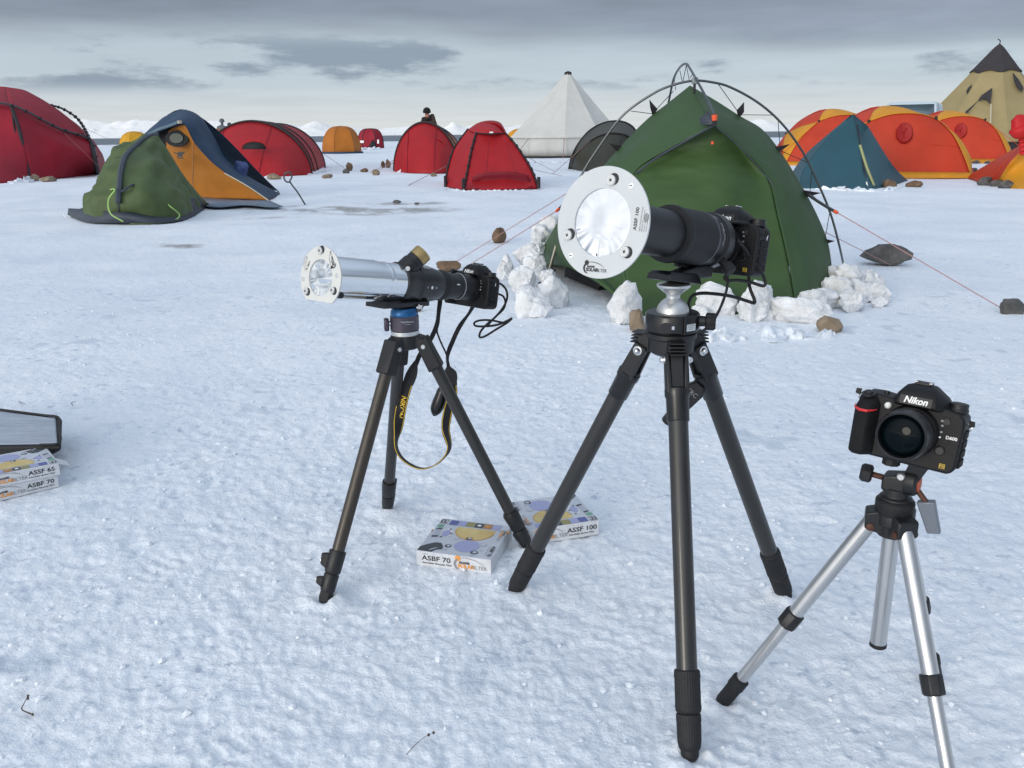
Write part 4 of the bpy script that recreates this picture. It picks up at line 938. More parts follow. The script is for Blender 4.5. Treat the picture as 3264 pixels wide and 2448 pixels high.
# left fly: hem lifted between the rear corner and the front corner
panel('left_fly', GRN, mt, [BLm, M3(500, 1170, 5.6), M3(600, 1205, 5.3), M3(700, 1262, 5.05), FLm], [AX, AX+e_], lo, bl_, 40, 60, .015, 3.2, 1)
panel('right_fly', GRN, mt, [FRm, G(2590, 985), BRm], [AX, AX+e_], br_, ro, 36, 60, .015, 3.2, 2)
dl = [p+Vector((.003, .006, 0)) for p in catmull(bl_, 60)[:33]]; dr = [p+Vector((-.003, .006, 0)) for p in catmull(br_, 60)[:33]]
panel('door_panel', GRN2, mt, [dl[0], G(2270, 1006), dr[0]], [dl[-1], M3(1110, 520, 5.26), M3(1320, 402, 5.2), M3(1460, 525, 5.24), dr[-1]], dl, dr, 60, 60, .018, 4.5, 3)
panel('rear_fly', GRN, mt, [BLm, Vector((.6, 7.4, 0)), Vector((1.9, 7.2, 0)), BRm], [AX, AX+e_], lo, ro, 30, 30)
# sheet with the inside's shade as its dark colour, under the lifted hem
panel('inside_shade', DARKIN, mt, [G(1800, 880), G(1905, 925)], [M3(520, 1150, 5.9), M3(760, 1180, 5.4)], [G(1800, 880), M3(520, 1150, 5.9)], [G(1905, 925), M3(760, 1180, 5.4)], 8, 8)
line('brow_hem', [p+Vector((0, -.015, -.008)) for p in (M3(895, 660, 5.24), M3(1000, 580, 5.2), M3(1150, 492, 5.17), PKb)], .006, SLATE, mt)
line('brow_hem', [p+Vector((0, -.012, -.006)) for p in (PKb, M3(1460, 522, 5.15), M3(1610, 690, 5.18), M3(1640, 730, 5.15))], .003, SLATE, mt)
line('hem_fold', pv((*c3(560, 1180), 5.2), (*c3(690, 1250), 4.95), (*c3(790, 1330), 4.75), (*c3(860, 1400), 4.6)), .012, GRN, mt)
line('hem_fold', pv((*c3(700, 1235), 4.98), (*c3(780, 1320), 4.76), (*c3(850, 1375), 4.66)), .010, GRN, mt)
MB().add([M3(1290, 330, 5.16), M3(1322, 372, 5.06), M3(1308, 405, 5.06), M3(1250, 402, 5.12), M3(1242, 372, 5.16)], [[0, 1, 2, 3, 4]]).build('brow_patch', SLATE, mt, solid=.004)
MB().cyl(M3(1323, 350, 5.0), M3(1323, 382, 5.0), .017, .014, 12).build('pole_cup', ORGP, mt)
MB().cyl(M3(1323, 382, 5.01), M3(1323, 410, 5.01), .012, .010, 10).build('cup_strap', SLEEVE, mt)
MB().cyl(M3(1312, 494, 5.08), M3(1312, 510, 5.08), .008, .008, 10).build('zip_pull', ORGP, mt)
hub = M3(1216, 165, 5.5)
main_pole = [G(1738, 897)]+[M3(*q) for q in ((440, 1140, 5.75), (475, 1010, 5.75), (530, 850, 5.72), (600, 680, 5.7), (700, 520, 5.66), (830, 350, 5.6), (1000, 230, 5.55), (1110, 185, 5.52))]+[hub]+[M3(*q) for q in ((1300, 172, 5.5), (1400, 197, 5.5), (1560, 285, 5.5), (1690, 400, 5.5), (1800, 550, 5.48), (1870, 690, 5.46), (1950, 880, 5.42), (1995, 1040, 5.4))]+[G(*c3(2032, 1210))]
sleeve(mt, main_pole, .0075, POLE, name='arch_pole', n=120)
sleeve(mt, [M3(1323, 352, 5.0), M3(1290, 280, 5.18), M3(1250, 205, 5.36), hub+Vector((0, -.02, .012)), M3(1195, 108, 5.75), M3(1168, 74, 6.0), M3(1130, 100, 6.3), M3(1100, 160, 6.5), M3(1072, 290, 6.75), M3(1040, 420, 6.9)], .008, POLE, name='ridge_pole', n=80)
sleeve(mt, [M3(1812, 772, 5.62), M3(1900, 830, 5.3), M3(1985, 880, 5.05)], .009, POLE, name='side_pole', n=12)
MB().cyl(M3(1975, 874, 5.06), M3(1990, 882, 5.04), .011, .009, 10).build('pole_tip', ORGP, mt)
sleeve(mt, [M3(560, 770, 6.0), M3(500, 840, 5.9), M3(470, 868, 5.85)], .009, POLE, name='side_pole', n=12)
MB().cyl(M3(478, 862, 5.86), M3(464, 874, 5.84), .011, .009, 10).build('pole_tip', ORGP, mt)
MB().box(tuple(hub), (.035, .035, .04)).build('pole_clamp', mat('grey_plastic', (.25, .27, .28), .4), mt, bevel=.006)
MB().cyl(hub-Vector((0, 0, .02)), hub-Vector((0, 0, .075)), .008, seg=10).build('clamp_clip', SLEEVE, mt)
for (a, b_) in (((985, 345, 5.74), (870, 330, 5.58)), ((985, 345, 5.74), (1100, 222, 5.53)), ((1462, 350, 5.6), (1340, 180, 5.5)), ((1462, 350, 5.6), (1640, 352, 5.5)), ((1680, 545, 5.64), (1668, 388, 5.5)), ((1680, 545, 5.64), (1830, 610, 5.47)),
                ((1150, 180, 5.7), (1135, 110, 6.2)), ((1150, 180, 5.7), (1170, 80, 6.0)), ((1185, 160, 5.7), (1170, 80, 6.0)), ((1190, 150, 5.65), (1205, 125, 5.7)), ((1112, 215, 5.9), (1105, 150, 6.45)),
                ((1840, 775, 5.5), (1850, 660, 5.46)), ((1840, 775, 5.4), (1935, 860, 5.42)), ((1920, 1035, 5.42), (1948, 880, 5.42)), ((1925, 1040, 5.42), (1975, 1240, 5.3)), ((440, 1190, 5.7), (480, 1000, 5.75))):
    line('tension_cord', [M3(*a), M3(*b_)], .0022, SLEEVE, mt)
for (x, y, Y, dx, dz) in ((984, 330, 5.74, -.02, .07), (1462, 345, 5.6, .02, .07), (1672, 545, 5.62, .07, .04), (1925, 1035, 5.42, .06, 0), (1835, 775, 5.56, .08, .0), (790, 530, 5.8, -.05, .03), (420, 1200, 5.6, -.08, -.10)):
    p = M3(x, y, Y); MB().hull([p+Vector(v) for v in ((dx, 0, dz), (-dx*.3, .01, -.03), (-dx*.3-.02, -.01, .02), (-dx*.3+.03, 0, .01), (-dx*.2, .02, -.01))]).build('corner_tab', SLEEVE, mt)
line('guy_line', [M3(466, 872, 5.84), G(1490, 848)], .0028, REDROPE, mt); line('guy_line', [M3(540, 765, 6.1), G(1440, 842)], .0025, REDROPE, mt)
line('guy_line', [M3(1990, 882, 5.04), G(3205, 990)], .0028, REDROPE, mt); line('guy_line', [M3(1870, 960, 5.5), G(*c3(2280, 1165))], .0022, REDROPE, mt)
line('guy_line', [M3(440, 1145, 5.72), M3(410, 1240, 5.65)], .010, SLEEVE, mt); line('guy_line', [M3(470, 1030, 5.72), M3(425, 1190, 5.66)], .006, mat('pale_cord', (.55, .5, .38)), mt)

# --- looped steel stake
st = thing('looped_stake', 'grey metal stake with a closed loop on top, stuck in snow by the blue tent', 'stake', G(975, 654))
y0 = G(975, 654).y
MB().tube(catmull(pv((975, 656, y0), (948, 612, y0), (924, 578, y0), (930, 566, y0), (927, 552, y0), (917, 549, y0), (907, 555, y0), (906, 570, y0), (914, 580, y0), (924, 580, y0)), 60), .011, 8).build('looped_rod', POLE, st)

# ------------------------------------------------------------------ pickup truck
def pickup():
    base = Vector((0, 0, 0)); px, Y = 2893, 30.0
    g = K(px, 500, Y); o = thing('pickup_truck', 'pale blue-grey double cab pickup truck behind the orange domes', 'truck', (g.x, g.y, 0))
    PA = mat('pale_truck_paint', (.52, .60, .66), .3, coat=.5); GL = mat('truck_glass', (.10, .14, .16), .08, spec=.8); TY = BLKR
    F = Matrix.Translation((g.x, g.y, 0)) @ Matrix.Rotation(math.radians(-121), 4, 'Z')      # local x to the front of the truck, y to its left
    W = .88
    b = MB(F)
    prof = [(2.55, .45), (2.6, .75), (2.5, 1.0), (1.35, 1.12), (-2.55, 1.08), (-2.6, .5), (-1.9, .45), (-1.1, .45), (1.0, .45)]
    b.add([(x, -W, z) for x, z in prof]+[(x, W, z) for x, z in prof], [list(range(9))[::-1], [9+i for i in range(9)]]+[[i, (i+1) % 9, 9+(i+1) % 9, 9+i] for i in range(9)]); b.build('body', PA, o, bevel=.05)
    roof = [(.35, 1.80), (-.95, 1.80)]
    cabb = MB(F); ws = .70
    # pillars and roof
    def P_(a, b2, r=.045): cabb.tube([a, b2], r, 8)
    for s in (-1, 1):
        P_((1.15, s*W*.96, 1.1), (.42, s*ws, 1.76)); P_((.15, s*W*.97, 1.1), (.12, s*ws, 1.76)); P_((-1.0, s*W*.97, 1.08), (-.92, s*ws, 1.76), .07); P_((-.45, s*W*.97, 1.1), (-.46, s*ws, 1.76))
    cabb.hull([(x, s*y, z) for s in (-1, 1) for x, y, z in ((.48, ws+.03, 1.74), (-.98, ws+.03, 1.74), (.35, ws-.05, 1.82), (-.88, ws-.05, 1.82))]); cabb.build('cab_frame', PA, o, bevel=.02)
    MB(F).add([(1.12, -W*.9, 1.12), (1.12, W*.9, 1.12), (.44, ws, 1.75), (.44, -ws, 1.75)], [[0, 1, 2, 3]]).build('windscreen', GL, o, solid=.01)
    MB(F).add([(-1.0, -W*.9, 1.1), (-1.0, W*.9, 1.1), (-.93, ws, 1.75), (-.93, -ws, 1.75)], [[0, 1, 2, 3]]).build('rear_window', GL, o, solid=.01)
    for s in (-1, 1):
        for x0, x1 in ((1.0, .17), (.1, -.43), (-.48, -.95)):
            MB(F).add([(x0, s*W*.94, 1.12), (x1, s*W*.94, 1.12), (x1, s*ws, 1.74), (min(x0, .42), s*ws, 1.74)], [[0, 1, 2, 3]]).build('side_window', GL, o, solid=.01)
        MB(F).hull([(.95, s*(W+.04), 1.1), (.95, s*(W+.22), 1.12), (.95, s*(W+.22), 1.34), (.95, s*(W+.05), 1.32), (1.05, s*(W+.06), 1.15), (1.05, s*(W+.2), 1.3)]).build('wing_mirror', BLK, o, bevel=.01)
        MB(F).box((2.56, s*.62, .86), (.08, .34, .18)).build('headlight', mat('lamp_glass', (.6, .62, .62), .1), o, bevel=.02)
        for x in (1.65, -1.55):
            wh = MB(F).turn((x, s*W*.78, .38), (x, s*(W+.02), .38), [(0, .36), (.03, .38), (.2, .38), (.23, .33)], 28).build('wheel', TY, o)
            MB(F).turn((x, s*W*.9, .38), (x, s*(W+.03), .38), [(0, .22), (.12, .22), (.13, .1)], 20).build('rim', SATIN, wh)
    MB(F).box((2.6, 0, .55), (.14, 1.6, .2)).build('bumper', BLK, o, bevel=.03)
pickup()
# ------------------------------------------------------------------ people far behind the tents
def person(label, loc, h, turn, jacket, trousers, skin, hatcol, fur=False, lean=0.0):
    s = h/1.75; J = {}
    o = thing('person', label, 'person', loc)
    R = Matrix.Rotation(turn, 3, 'Z')
    V = [(0, 0, .95), (0, 0, 1.15), (0, -.01-lean*.3, 1.38), (0, -.02-lean*.7, 1.50), (0, -.04-lean, 1.56), (0, -.05-lean*1.2, 1.68),
         (.12, 0, .90), (.13, -.02, .50), (.13, .02, .10), (.13, -.12, .05), (-.12, 0, .90), (-.13, -.02, .50), (-.13, .02, .10), (-.13, -.12, .05),
         (.20, -lean*.5, 1.40), (.28, .02, 1.14), (.22, -.16, .98), (.20, -.22, .95), (-.20, -lean*.5, 1.40), (-.28, .02, 1.14), (-.22, -.16, .98), (-.20, -.22, .95)]
    Rr = [.17, .165, .17, .075, .065, .10, .10, .075, .065, .05, .10, .075, .065, .05, .095, .075, .06, .045, .095, .075, .06, .045]
    E = [(0, 1), (1, 2), (2, 3), (3, 4), (4, 5), (0, 6), (6, 7), (7, 8), (8, 9), (0, 10), (10, 11), (11, 12), (12, 13), (2, 14), (14, 15), (15, 16), (16, 17), (2, 18), (18, 19), (19, 20), (20, 21)]
    me = bpy.data.meshes.new('sk'); me.from_pydata([tuple(R @ Vector(v)*s) for v in V], E, []); ob = bpy.data.objects.new('sk', me); COL.objects.link(ob)
    ob.modifiers.new('skin', 'SKIN')
    for i, d in enumerate(me.skin_vertices[0].data): d.radius = (Rr[i]*s*(1.15 if i in (0, 1, 2) else 1), Rr[i]*s*(.8 if i in (0, 1, 2) else 1)); d.use_root = (i == 0)
    ob.modifiers.new('sub', 'SUBSURF').levels = 2
    dg = bpy.context.evaluated_depsgraph_get(); m2 = bpy.data.meshes.new_from_object(ob.evaluated_get(dg)); bpy.data.objects.remove(ob)
    m2.materials.clear()
    for q in (jacket, trousers, skin): m2.materials.append(q)
    for p in m2.polygons:
        z = p.center.z/s; p.material_index = 1 if z < .86 and math.hypot(p.center.x, p.center.y)/s < .21 else (2 if z > 1.52 else 0); p.use_smooth = True
    body = bpy.data.objects.new('body', m2); COL.objects.link(body); body.parent = o
    hp = R @ Vector((0, -.05-lean*1.2, 1.70))*s
    b = MB(Matrix.Translation(Vector(loc)+hp)); rows = []
    for j in range(9):
        t = j/8*math.pi*.62; rows.append([Vector((.128*s*math.sin(t+.001)*math.cos(k*math.pi/8)*(1+.06*math.sin(k*5+j*3)), .14*s*math.sin(t+.001)*math.sin(k*math.pi/8), .135*s*math.cos(t)+.01)) for k in range(16)])
    b.grid(rows, close=True); b.build('hat', hatcol, o)
    fdir = R @ Vector((0, -1, 0)); sd = R @ Vector((1, 0, 0)); hc = Vector(loc)+R @ Vector((0, -.05-lean*1.2, 1.64))*s
    if fur:
        MB().hull([Vector(loc)+R @ Vector(v)*s for v in ((-.30, 0, 1.2), (.30, 0, 1.2), (-.27, -.12, 1.25), (.27, -.12, 1.25), (-.26, .10, 1.3), (.26, .10, 1.3), (-.20, .02, 1.52), (.20, .02, 1.56), (.17, .08, 1.66), (.05, .13, 1.66), (-.1, .1, 1.54))]).build('coat_shoulders', jacket, o, bevel=.05, segs=3)
        nb = MB().hull([hc+fdir*.10*s+Vector((0, 0, .03*s)), hc+fdir*.13*s-Vector((0, 0, .02*s)), hc+fdir*.09*s+sd*.02*s-Vector((0, 0, .02*s)), hc+fdir*.09*s-sd*.02*s-Vector((0, 0, .02*s))]); nb.build('nose', skin, o)
        for k in (-1, 1): MB().cyl(hc+fdir*.085*s+sd*.035*k*s+Vector((0, 0, .03*s)), hc+fdir*.10*s+sd*.035*k*s+Vector((0, 0, .03*s)), .012*s, seg=8).build('eye', INK, o)
        MB().tube([hc+fdir*.07*s-sd*.13*s-Vector((0, 0, .16*s)), hc+fdir*.10*s-Vector((0, 0, .17*s)), hc+fdir*.07*s+sd*.13*s-Vector((0, 0, .16*s)), hc-fdir*.12*s-Vector((0, 0, .10*s)), hc+fdir*.07*s-sd*.13*s-Vector((0, 0, .16*s))], .055*s, 8).build('collar', mat('dark_fur', (.02, .015, .012), .9), o)
        MB().tube([hc+sd*.0+fdir*.06*s-Vector((0, 0, .13*s)), hc-Vector((0, 0, .22*s))], .09*s, 8).build('scarf', mat('dark_fur', (.02, .015, .012), .9), o)
    return o
SKIN = mat('skin', (.45, .22, .16), .6); DKT = mat('dark_trousers', (.03, .03, .035), .8)
c = K(710, 430, 47); person('person in grey hooded parka, taller of two, above the wide red tent', (c.x, c.y, 0), 1.78, math.radians(170), mat('grey_parka', (.09, .11, .12), .8), DKT, mat('grey_hood', (.10, .115, .12), .8), mat('grey_hood', (.10, .115, .12), .8))
c = K(732, 430, 52); person('person in dark coat, shorter of two, partly behind the wide red tent', (c.x, c.y, 0), 1.66, math.radians(150), mat('slate_coat', (.05, .055, .065), .8), DKT, mat('dark_hood', (.05, .05, .055), .8), mat('dark_hood', (.05, .05, .055), .8))
c = K(1368, 430, 28.6); person('person in dark brown coat and black fur hat looking down behind the narrow red tent', (c.x, c.y, 0), 1.69, math.radians(-25), mat('brown_coat', (.055, .035, .030), .85, bump=.03, bsc=12), DKT, SKIN, mat('black_fur', (.008, .008, .010), .95, bump=.02, bsc=40), True, .04)
# ------------------------------------------------------------------ tripods
def leg_frame(a, b):
    y = (Vector(b)-Vector(a)); L_ = y.length; y.normalize(); return y, L_
def carbon_tripod_b():
    cx, cy = .283, 1.498
    t = thing('tripod', 'black carbon tripod with silver ball head in the middle, holding the big telephoto camera', 'tripod', (cx, cy, 0), 'camera tripods')
    O = Vector((cx, cy, 0))
    MB().turn(O+Vector((0, 0, .572)), O+Vector((0, 0, .62)), [(0, .030), (.006, .040), (.030, .041), (.032, .044), (.040, .044), (.041, .041), (.046, .041)], 40).build('platform', BLK, t, bevel=.001)
    cl = MB().turn(O+Vector((0, 0, .614)), O+Vector((0, 0, .66)), [(0, .043), (.004, .0475), (.030, .0475), (.034, .045), (.0342, .029)], 56).build('clamp_ring', BLKS, t, bevel=.001)
    # slot, level window, lever knob, label
    fr = frame(O+Vector((0, 0, .632)), math.degrees(math.atan2(cx, cy))-4)
    MB(fr).box((.018, -.0452, 0), (.0015, .006, .030)).build('clamp_slot', INK, cl)
    MB(fr).turn((-.012, -.0445, -.003), (-.012, -.048, -.003), [(0, .0085), (.0035, .0085)], 20, squash=1.4).build('screw_recess', INK, cl)
    MB(fr).box((-.0015, -.0475, -.003), (.0045, .003, .006)).build('bubble_level', STEEL, cl)
    F2 = fr @ Matrix.Rotation(math.radians(38), 4, 'Z'); MB(F2).box((0, -.0478, -.004), (.020, .0006, .012)).build('rating_label', SATIN, cl)
    for k in range(3): MB(F2).box((0, -.0483, -.0005-.003*k), (.016-.003*k, .0003, .0009)).build('label_print', GREYINK, cl)
    MB(fr).cyl((.040, -.005, .001), (.060, -.008, .001), .010, .009, 16).build('knob_stem', BLKS, t)
    MB(fr).turn((.056, -.008, .001), (.074, -.010, .001), [(0, .012), (.002, .0155), (.015, .0155), (.018, .013)], 24, rib=-.09).build('clamp_knob', BLKR, t)
    s = MB(); c = O+Vector((0, 0, .646))
    prof = [(.0, .0285)]+[(.0285*math.sin(a), .0285*math.cos(a)) for a in np.linspace(.08, 1.05, 10)]+[(.0275, .0118), (.030, .0115), (.033, .0125), (.046, .0285), (.0475, .0292), (.0505, .0292), (.051, .028)]
    s.turn(c, c+Vector((0, 0, .06)), prof, 48).build('ball_head', SATIN, t, smooth=28)
    feet = [G(2200, 2418), G(1635, 1884), G(2507, 1903)]
    for i, f in enumerate(feet):
        f = f+Vector((0, 0, -.004)); d = Vector((f.x-cx, f.y-cy, 0)).normalized(); sd = Vector((-d.y, d.x, 0))
        hp = O+d*.056+Vector((0, 0, .574)); y, L_ = leg_frame(hp, f)
        Z = y; Fm = Matrix((sd, d.cross(sd).cross(sd) if False else Z.cross(sd), Z)).transposed().to_4x4(); Fm = Matrix.Translation(hp) @ Fm   # local z runs down the leg
        lg = MB(Fm).cyl((0, 0, .07), (0, 0, L_*.80), .0168, .0168, 32).build('leg', CARB, t)
        # shoulder casting of the platform and fork of the leg
        MB().hull([O+d*.030+sd*.014*k+Vector((0, 0, z)) for k in (-1, 1) for z in (.575, .612)]+[O+d*.060+sd*.013*k+Vector((0, 0, z)) for k in (-1, 1) for z in (.568, .600)]).build('shoulder', BLK, t, bevel=.002)
        for k in range(4): MB().box(O+d*(.058+.001*k)+Vector((0, 0, .606-.006*k)), (.026, .026, .0022), Matrix.Rotation(math.atan2(d.y, d.x), 3, 'Z')).build('angle_stop_tooth', BLK, t)
        MB(Fm).hull([(x, yy, z) for x in (-.0115, .0115) for yy in (-.010, .010) for z in (-.010, .056)]).build('hinge_tongue', BLK, lg, bevel=.002)
        for k in (-1, 1):
            MB(Fm).hull([(k*x, yy, z) for x in (.013, .0195) for yy in (-.012, .012) for z in (-.012, .050)]+[(k*x, yy, .060) for x in (.010, .0185) for yy in (-.016, .016)]).build('fork_cheek', BLK, lg, bevel=.002)
            MB(Fm).turn((k*.018, 0, -.001), (k*.030, 0, -.001), [(0, .0085), (.003, .0085), (.0032, .0062), (.006, .0060), (.0095, .0042), (.011, .0008)], 18).build('hinge_bolt', STEEL, lg)
        MB(Fm).turn((0, 0, .048), (0, 0, .12), [(0, .017), (.003, .0215), (.014, .0215), (.018, .0195), (.056, .0190), (.058, .0178)], 32).build('collar', BLKS, lg)
        z1, z2, z3 = L_*.785, L_*.888, L_*.975
        MB(Fm).turn((0, 0, z1), (0, 0, z2), [(0, .0180), (.002, .0205), (.012, .0212), (.0125, .0205), (z2-z1-.012, .0205), (z2-z1-.010, .0212), (z2-z1-.002, .0200), (z2-z1, .018)], 64, rib=-.035).build('twist_lock', BLKR, lg)
        MB(Fm).turn((0, 0, z2), (0, 0, z3), [(0, .0175), (.002, .0195), (.012, .0200), (.0125, .0195), (z3-z2-.014, .0190), (z3-z2-.004, .0175), (z3-z2, .015)], 64, rib=-.035).build('twist_lock', BLKR, lg)
        MB(Fm).turn((0, 0, z3-.002), (0, 0, L_), [(0, .0145), (L_-z3-.006, .0145), (L_-z3, .011)], 28).build('rubber_foot', BLKR, lg)
    return t
carbon_tripod_b()
def flip_tripod_a():
    cx, cy = -.237, 1.892
    t = thing('tripod', 'bronze-tinged carbon tripod with flip locks and blue-collared head at the left, holding the silver telescope', 'tripod', (cx, cy, 0), 'camera tripods')
    O = Vector((cx, cy, 0)); feet = [G(1032, 1918), G(1234, 1627), G(1690, 1752)]
    MB().turn(O+Vector((0, 0, .492)), O+Vector((0, 0, .53)), [(0, .026), (.004, .031), (.028, .033), (.034, .030)], 32).build('hub', BLK, t, bevel=.001)
    MB().turn(O+Vector((0, 0, .524)), O+Vector((0, 0, .54)), [(0, .0315), (.009, .0315), (.0095, .030)], 40).build('base_ring', SATIN, t, bevel=.0008)
    PUR = mat('purple_grey_anodised', (.075, .065, .085), .36, metal=.5, var=.15, vsc=30)
    hd = MB().turn(O+Vector((0, 0, .534)), O+Vector((0, 0, .57)), [(0, .0300), (.002, .0318), (.032, .0318), (.034, .0300)], 48).build('pan_base', PUR, t)
    fr = frame(O+Vector((0, 0, .552)), math.degrees(math.atan2(cx, cy))-3)
    text('lettering', 'MagicBalance', .0052, fr @ Matrix.Translation((.004, -.0322, .006)), SATIN, hd); MB(fr).box((.006, -.0320, .0005), (.012, .0006, .0012)).build('lettering_line', GREYINK, hd)
    MB(fr).box((-.040, -.002, -.004), (.011, .020, .028)).build('pan_knob', PUR, t, bevel=.003); MB(fr).cyl((-.036, 0, -.002), (-.028, 0, -.002), .006, .006, 12).build('knob_stem', STEEL, t)
    MB().turn(O+Vector((0, 0, .566)), O+Vector((0, 0, .60)), [(0, .0300), (.004, .0305), (.010, .0300), (.018, .0260)], 40).build('blue_collar', mat('blue_anodised', (.012, .10, .26), .35, metal=.4), t)
    F2 = frame(O+Vector((-.008, 0, .590)), 40, 6)
    MB(F2).hull([(x, y, z) for x, y, z in ((-.030, -.075, -.002), (.030, -.075, -.002), (-.030, .062, -.002), (.030, .062, -.002), (-.034, -.07, .008), (.034, -.07, .008), (-.034, .058, .008), (.034, .058, .008), (-.024, -.068, .014), (.024, -.068, .014), (-.024, .055, .014), (.024, .055, .014))]).build('clamp_plate', BLK, t, bevel=.002)
    for i, f in enumerate(feet):
        f = f+Vector((0, 0, -.004)); d = Vector((f.x-cx, f.y-cy, 0)).normalized(); sd = Vector((-d.y, d.x, 0))
        hp = O+d*.040+Vector((0, 0, .505)); y, L_ = leg_frame(hp, f)
        Fm = Matrix.Translation(hp) @ Matrix((sd, y.cross(sd), y)).transposed().to_4x4()
        lg = MB(Fm).cyl((0, 0, .05), (0, 0, L_*.82), .0140, .0138, 28).build('leg', CARBW if i == 0 else CARB, t)
        MB().hull([O+d*.015+sd*.020*k+Vector((0, 0, z)) for k in (-1, 1) for z in (.497, .527)]+[O+d*.046+sd*.017*k+Vector((0, 0, z)) for k in (-1, 1) for z in (.492, .518)]).build('shoulder', BLK, t, bevel=.004)
        MB(Fm).hull([(x, yy, z) for x in (-.0185, .0185) for yy in (-.014, .015) for z in (-.010, .062)]+[(x, yy, .066) for x in (-.015, .015) for yy in (-.016, .017)]).build('leg_sleeve', BLK, lg, bevel=.004)
        for k in (-1, 1): MB(Fm).turn((k*.0175, 0, .006), (k*.0235, 0, .006), [(0, .0052), (.004, .0052), (.0055, .0035)], 16).build('hinge_bolt', SATIN, lg)
        yk = -1 if i != 1 else 1
        zz = [L_*.80, L_*.885, L_*.955]
        for j, (za, zb, r_) in enumerate(((zz[0], zz[1], .0185), (zz[1]+.002, zz[2], .0165))):
            lk = MB(Fm).turn((0, 0, za), (0, 0, zb), [(0, r_*.95), (.003, r_), (zb-za-.003, r_*.95), (zb-za, r_*.85)], 20).build('clamp', BLK, lg)
            Fs = Fm @ Matrix.Rotation((2.75, 2.2, -.6)[i], 4, 'Z')
            MB(Fs).hull([(r_*.6, -.014, za+.008), (r_*.6, .014, za+.008), (r_*.6, .014, zb-.006), (r_*.6, -.014, zb-.006), (r_+.013, -.011, za+.012), (r_+.013, .011, za+.012), (r_+.010, .009, zb-.012), (r_+.010, -.009, zb-.012)]).build('lock_lever', BLKR, lk, bevel=.003)
            MB(Fs).cyl((r_+.010, 0, zb-.020), (r_+.0145, 0, zb-.020), .0035, .003, 10).build('rivet', STEEL, lk)
        MB(Fm).turn((0, 0, zz[2]-.002), (0, 0, L_), [(0, .0140), (L_-zz[2]-.01, .0145), (L_-zz[2], .012)], 6).build('rubber_foot', BLKR, lg)
    return t
flip_tripod_a()
HUBC = Vector((.5777, 1.212, 0))
def alu_tripod_c():
    t = thing('tripod', 'small silver aluminium tripod with black plastic head at the right', 'tripod', tuple(HUBC), 'camera tripods'); O = HUBC-Vector((0, 0, .018))
    a0 = G(2302, 2238); r0 = math.hypot(a0.x-O.x, a0.y-O.y); th = math.atan2(a0.y-O.y, a0.x-O.x)
    MB().turn(O+Vector((0, 0, .372)), O+Vector((0, 0, .43)), [(0, .014), (.002, .021), (.020, .022), (.022, .026), (.050, .0265), (.054, .024)], 40, rib=0).build('spider', BLK, t, bevel=.001)
    MB().turn(O+Vector((0, 0, .410)), O+Vector((0, 0, .44)), [(0, .0265), (.002, .0282), (.020, .0282), (.023, .0255)], 48, rib=-.03).build('column_collar', BLKR, t)
    for k in range(3):
        a = th+k*2*math.pi/3; d = Vector((math.cos(a), math.sin(a), 0)); sd = Vector((-d.y, d.x, 0)); f = HUBC+d*r0
        hp = O+d*.030+Vector((0, 0, .392)); y, L_ = leg_frame(hp, f)
        Fm = Matrix.Translation(hp) @ Matrix((sd, y.cross(sd), y)).transposed().to_4x4()
        lg = MB(Fm).cyl((0, 0, .0), (0, 0, L_*.52), .0122, .0122, 32).build('leg', ALU, t)
        MB(Fm).cyl((0, 0, L_*.45), (0, 0, L_*.92), .0100, .0100, 32).build('lower_tube', ALU, lg)
        MB(Fm).turn((0, 0, L_*.475), (0, 0, L_*.56), [(0, .0150), (.002, .0165), (L_*.07-.002, .0165), (L_*.07, .0145)], 8).build('leg_lock', BLK, lg, bevel=.0015)
        MB(Fm).turn((0, 0, L_*.855), (0, 0, L_+.006), [(0, .0120), (.002, .0150), (.020, .0150), (.0205, .0135), (L_*.145-.006, .0135), (L_*.145+.004, .0110)], 16, rib=-.03).build('rubber_foot', BLKR, lg)
        MB().hull([O+d*.012+sd*.016*q+Vector((0, 0, z)) for q in (-1, 1) for z in (.376, .418)]+[O+d*.040+sd*.0165*q+Vector((0, 0, z)) for q in (-1, 1) for z in (.384, .410)]).build('shoulder', BLK, t, bevel=.003)
        for q in (-1, 1): MB(Fm).turn((q*.014, 0, .004), (q*.022, 0, .004), [(0, .006), (.004, .006), (.005, .004)], 12).build('hinge_bolt', mat('rusty_bolt', (.10, .045, .03), .6, metal=.5, var=.3), lg)
    MB().cyl(O+Vector((0, 0, .375)), O+Vector((0, 0, .183)), .0124, .0124, 32).build('centre_column', ALU, t)
    MB().turn(O+Vector((0, 0, .186)), O+Vector((0, 0, .17)), [(0, .0130), (.006, .0130), (.007, .012)], 32).build('column_cap', BLKR, t)
    # pan and tilt head
    F = frame(O+Vector((0, 0, .432)), 36)
    MB(F).turn((0, 0, -.002), (0, 0, .03), [(0, .0235), (.006, .0240), (.010, .0195), (.022, .0190)], 36).build('pan_base', BLK, t, bevel=.001)
    MB(F).hull([(x, y, z) for x in (-.020, .022) for y in (-.016, .016) for z in (.016, .038)]+[(.0, -.014, .042), (.02, .014, .046)]).build('head_block', BLK, t, bevel=.003)
    MB(F).turn((.012, -.006, .036), (.030, -.006, .036), [(0, .0205), (.003, .0215), (.014, .0215), (.018, .018)], 32).build('tilt_drum', BLK, t)
    MB(F).turn((.029, -.006, .034), (.034, -.006, .034), [(0, .0125), (.003, .0120), (.004, .008)], 24).build('orange_button', mat('orange_disc', (.45, .07, .02), .5), t)
    MB(F).turn((.008, -.0265, .046), (.008, -.024, .046), [(0, .0045), (.003, .0062)], 16).build('pivot_screw', SATIN, t)
    MB(F).cyl((-.018, -.004, .032), (-.040, -.010, .036), .0045, .0045, 14).build('knob_stem', mat('rusty_bolt', (.10, .045, .03), .6), t)
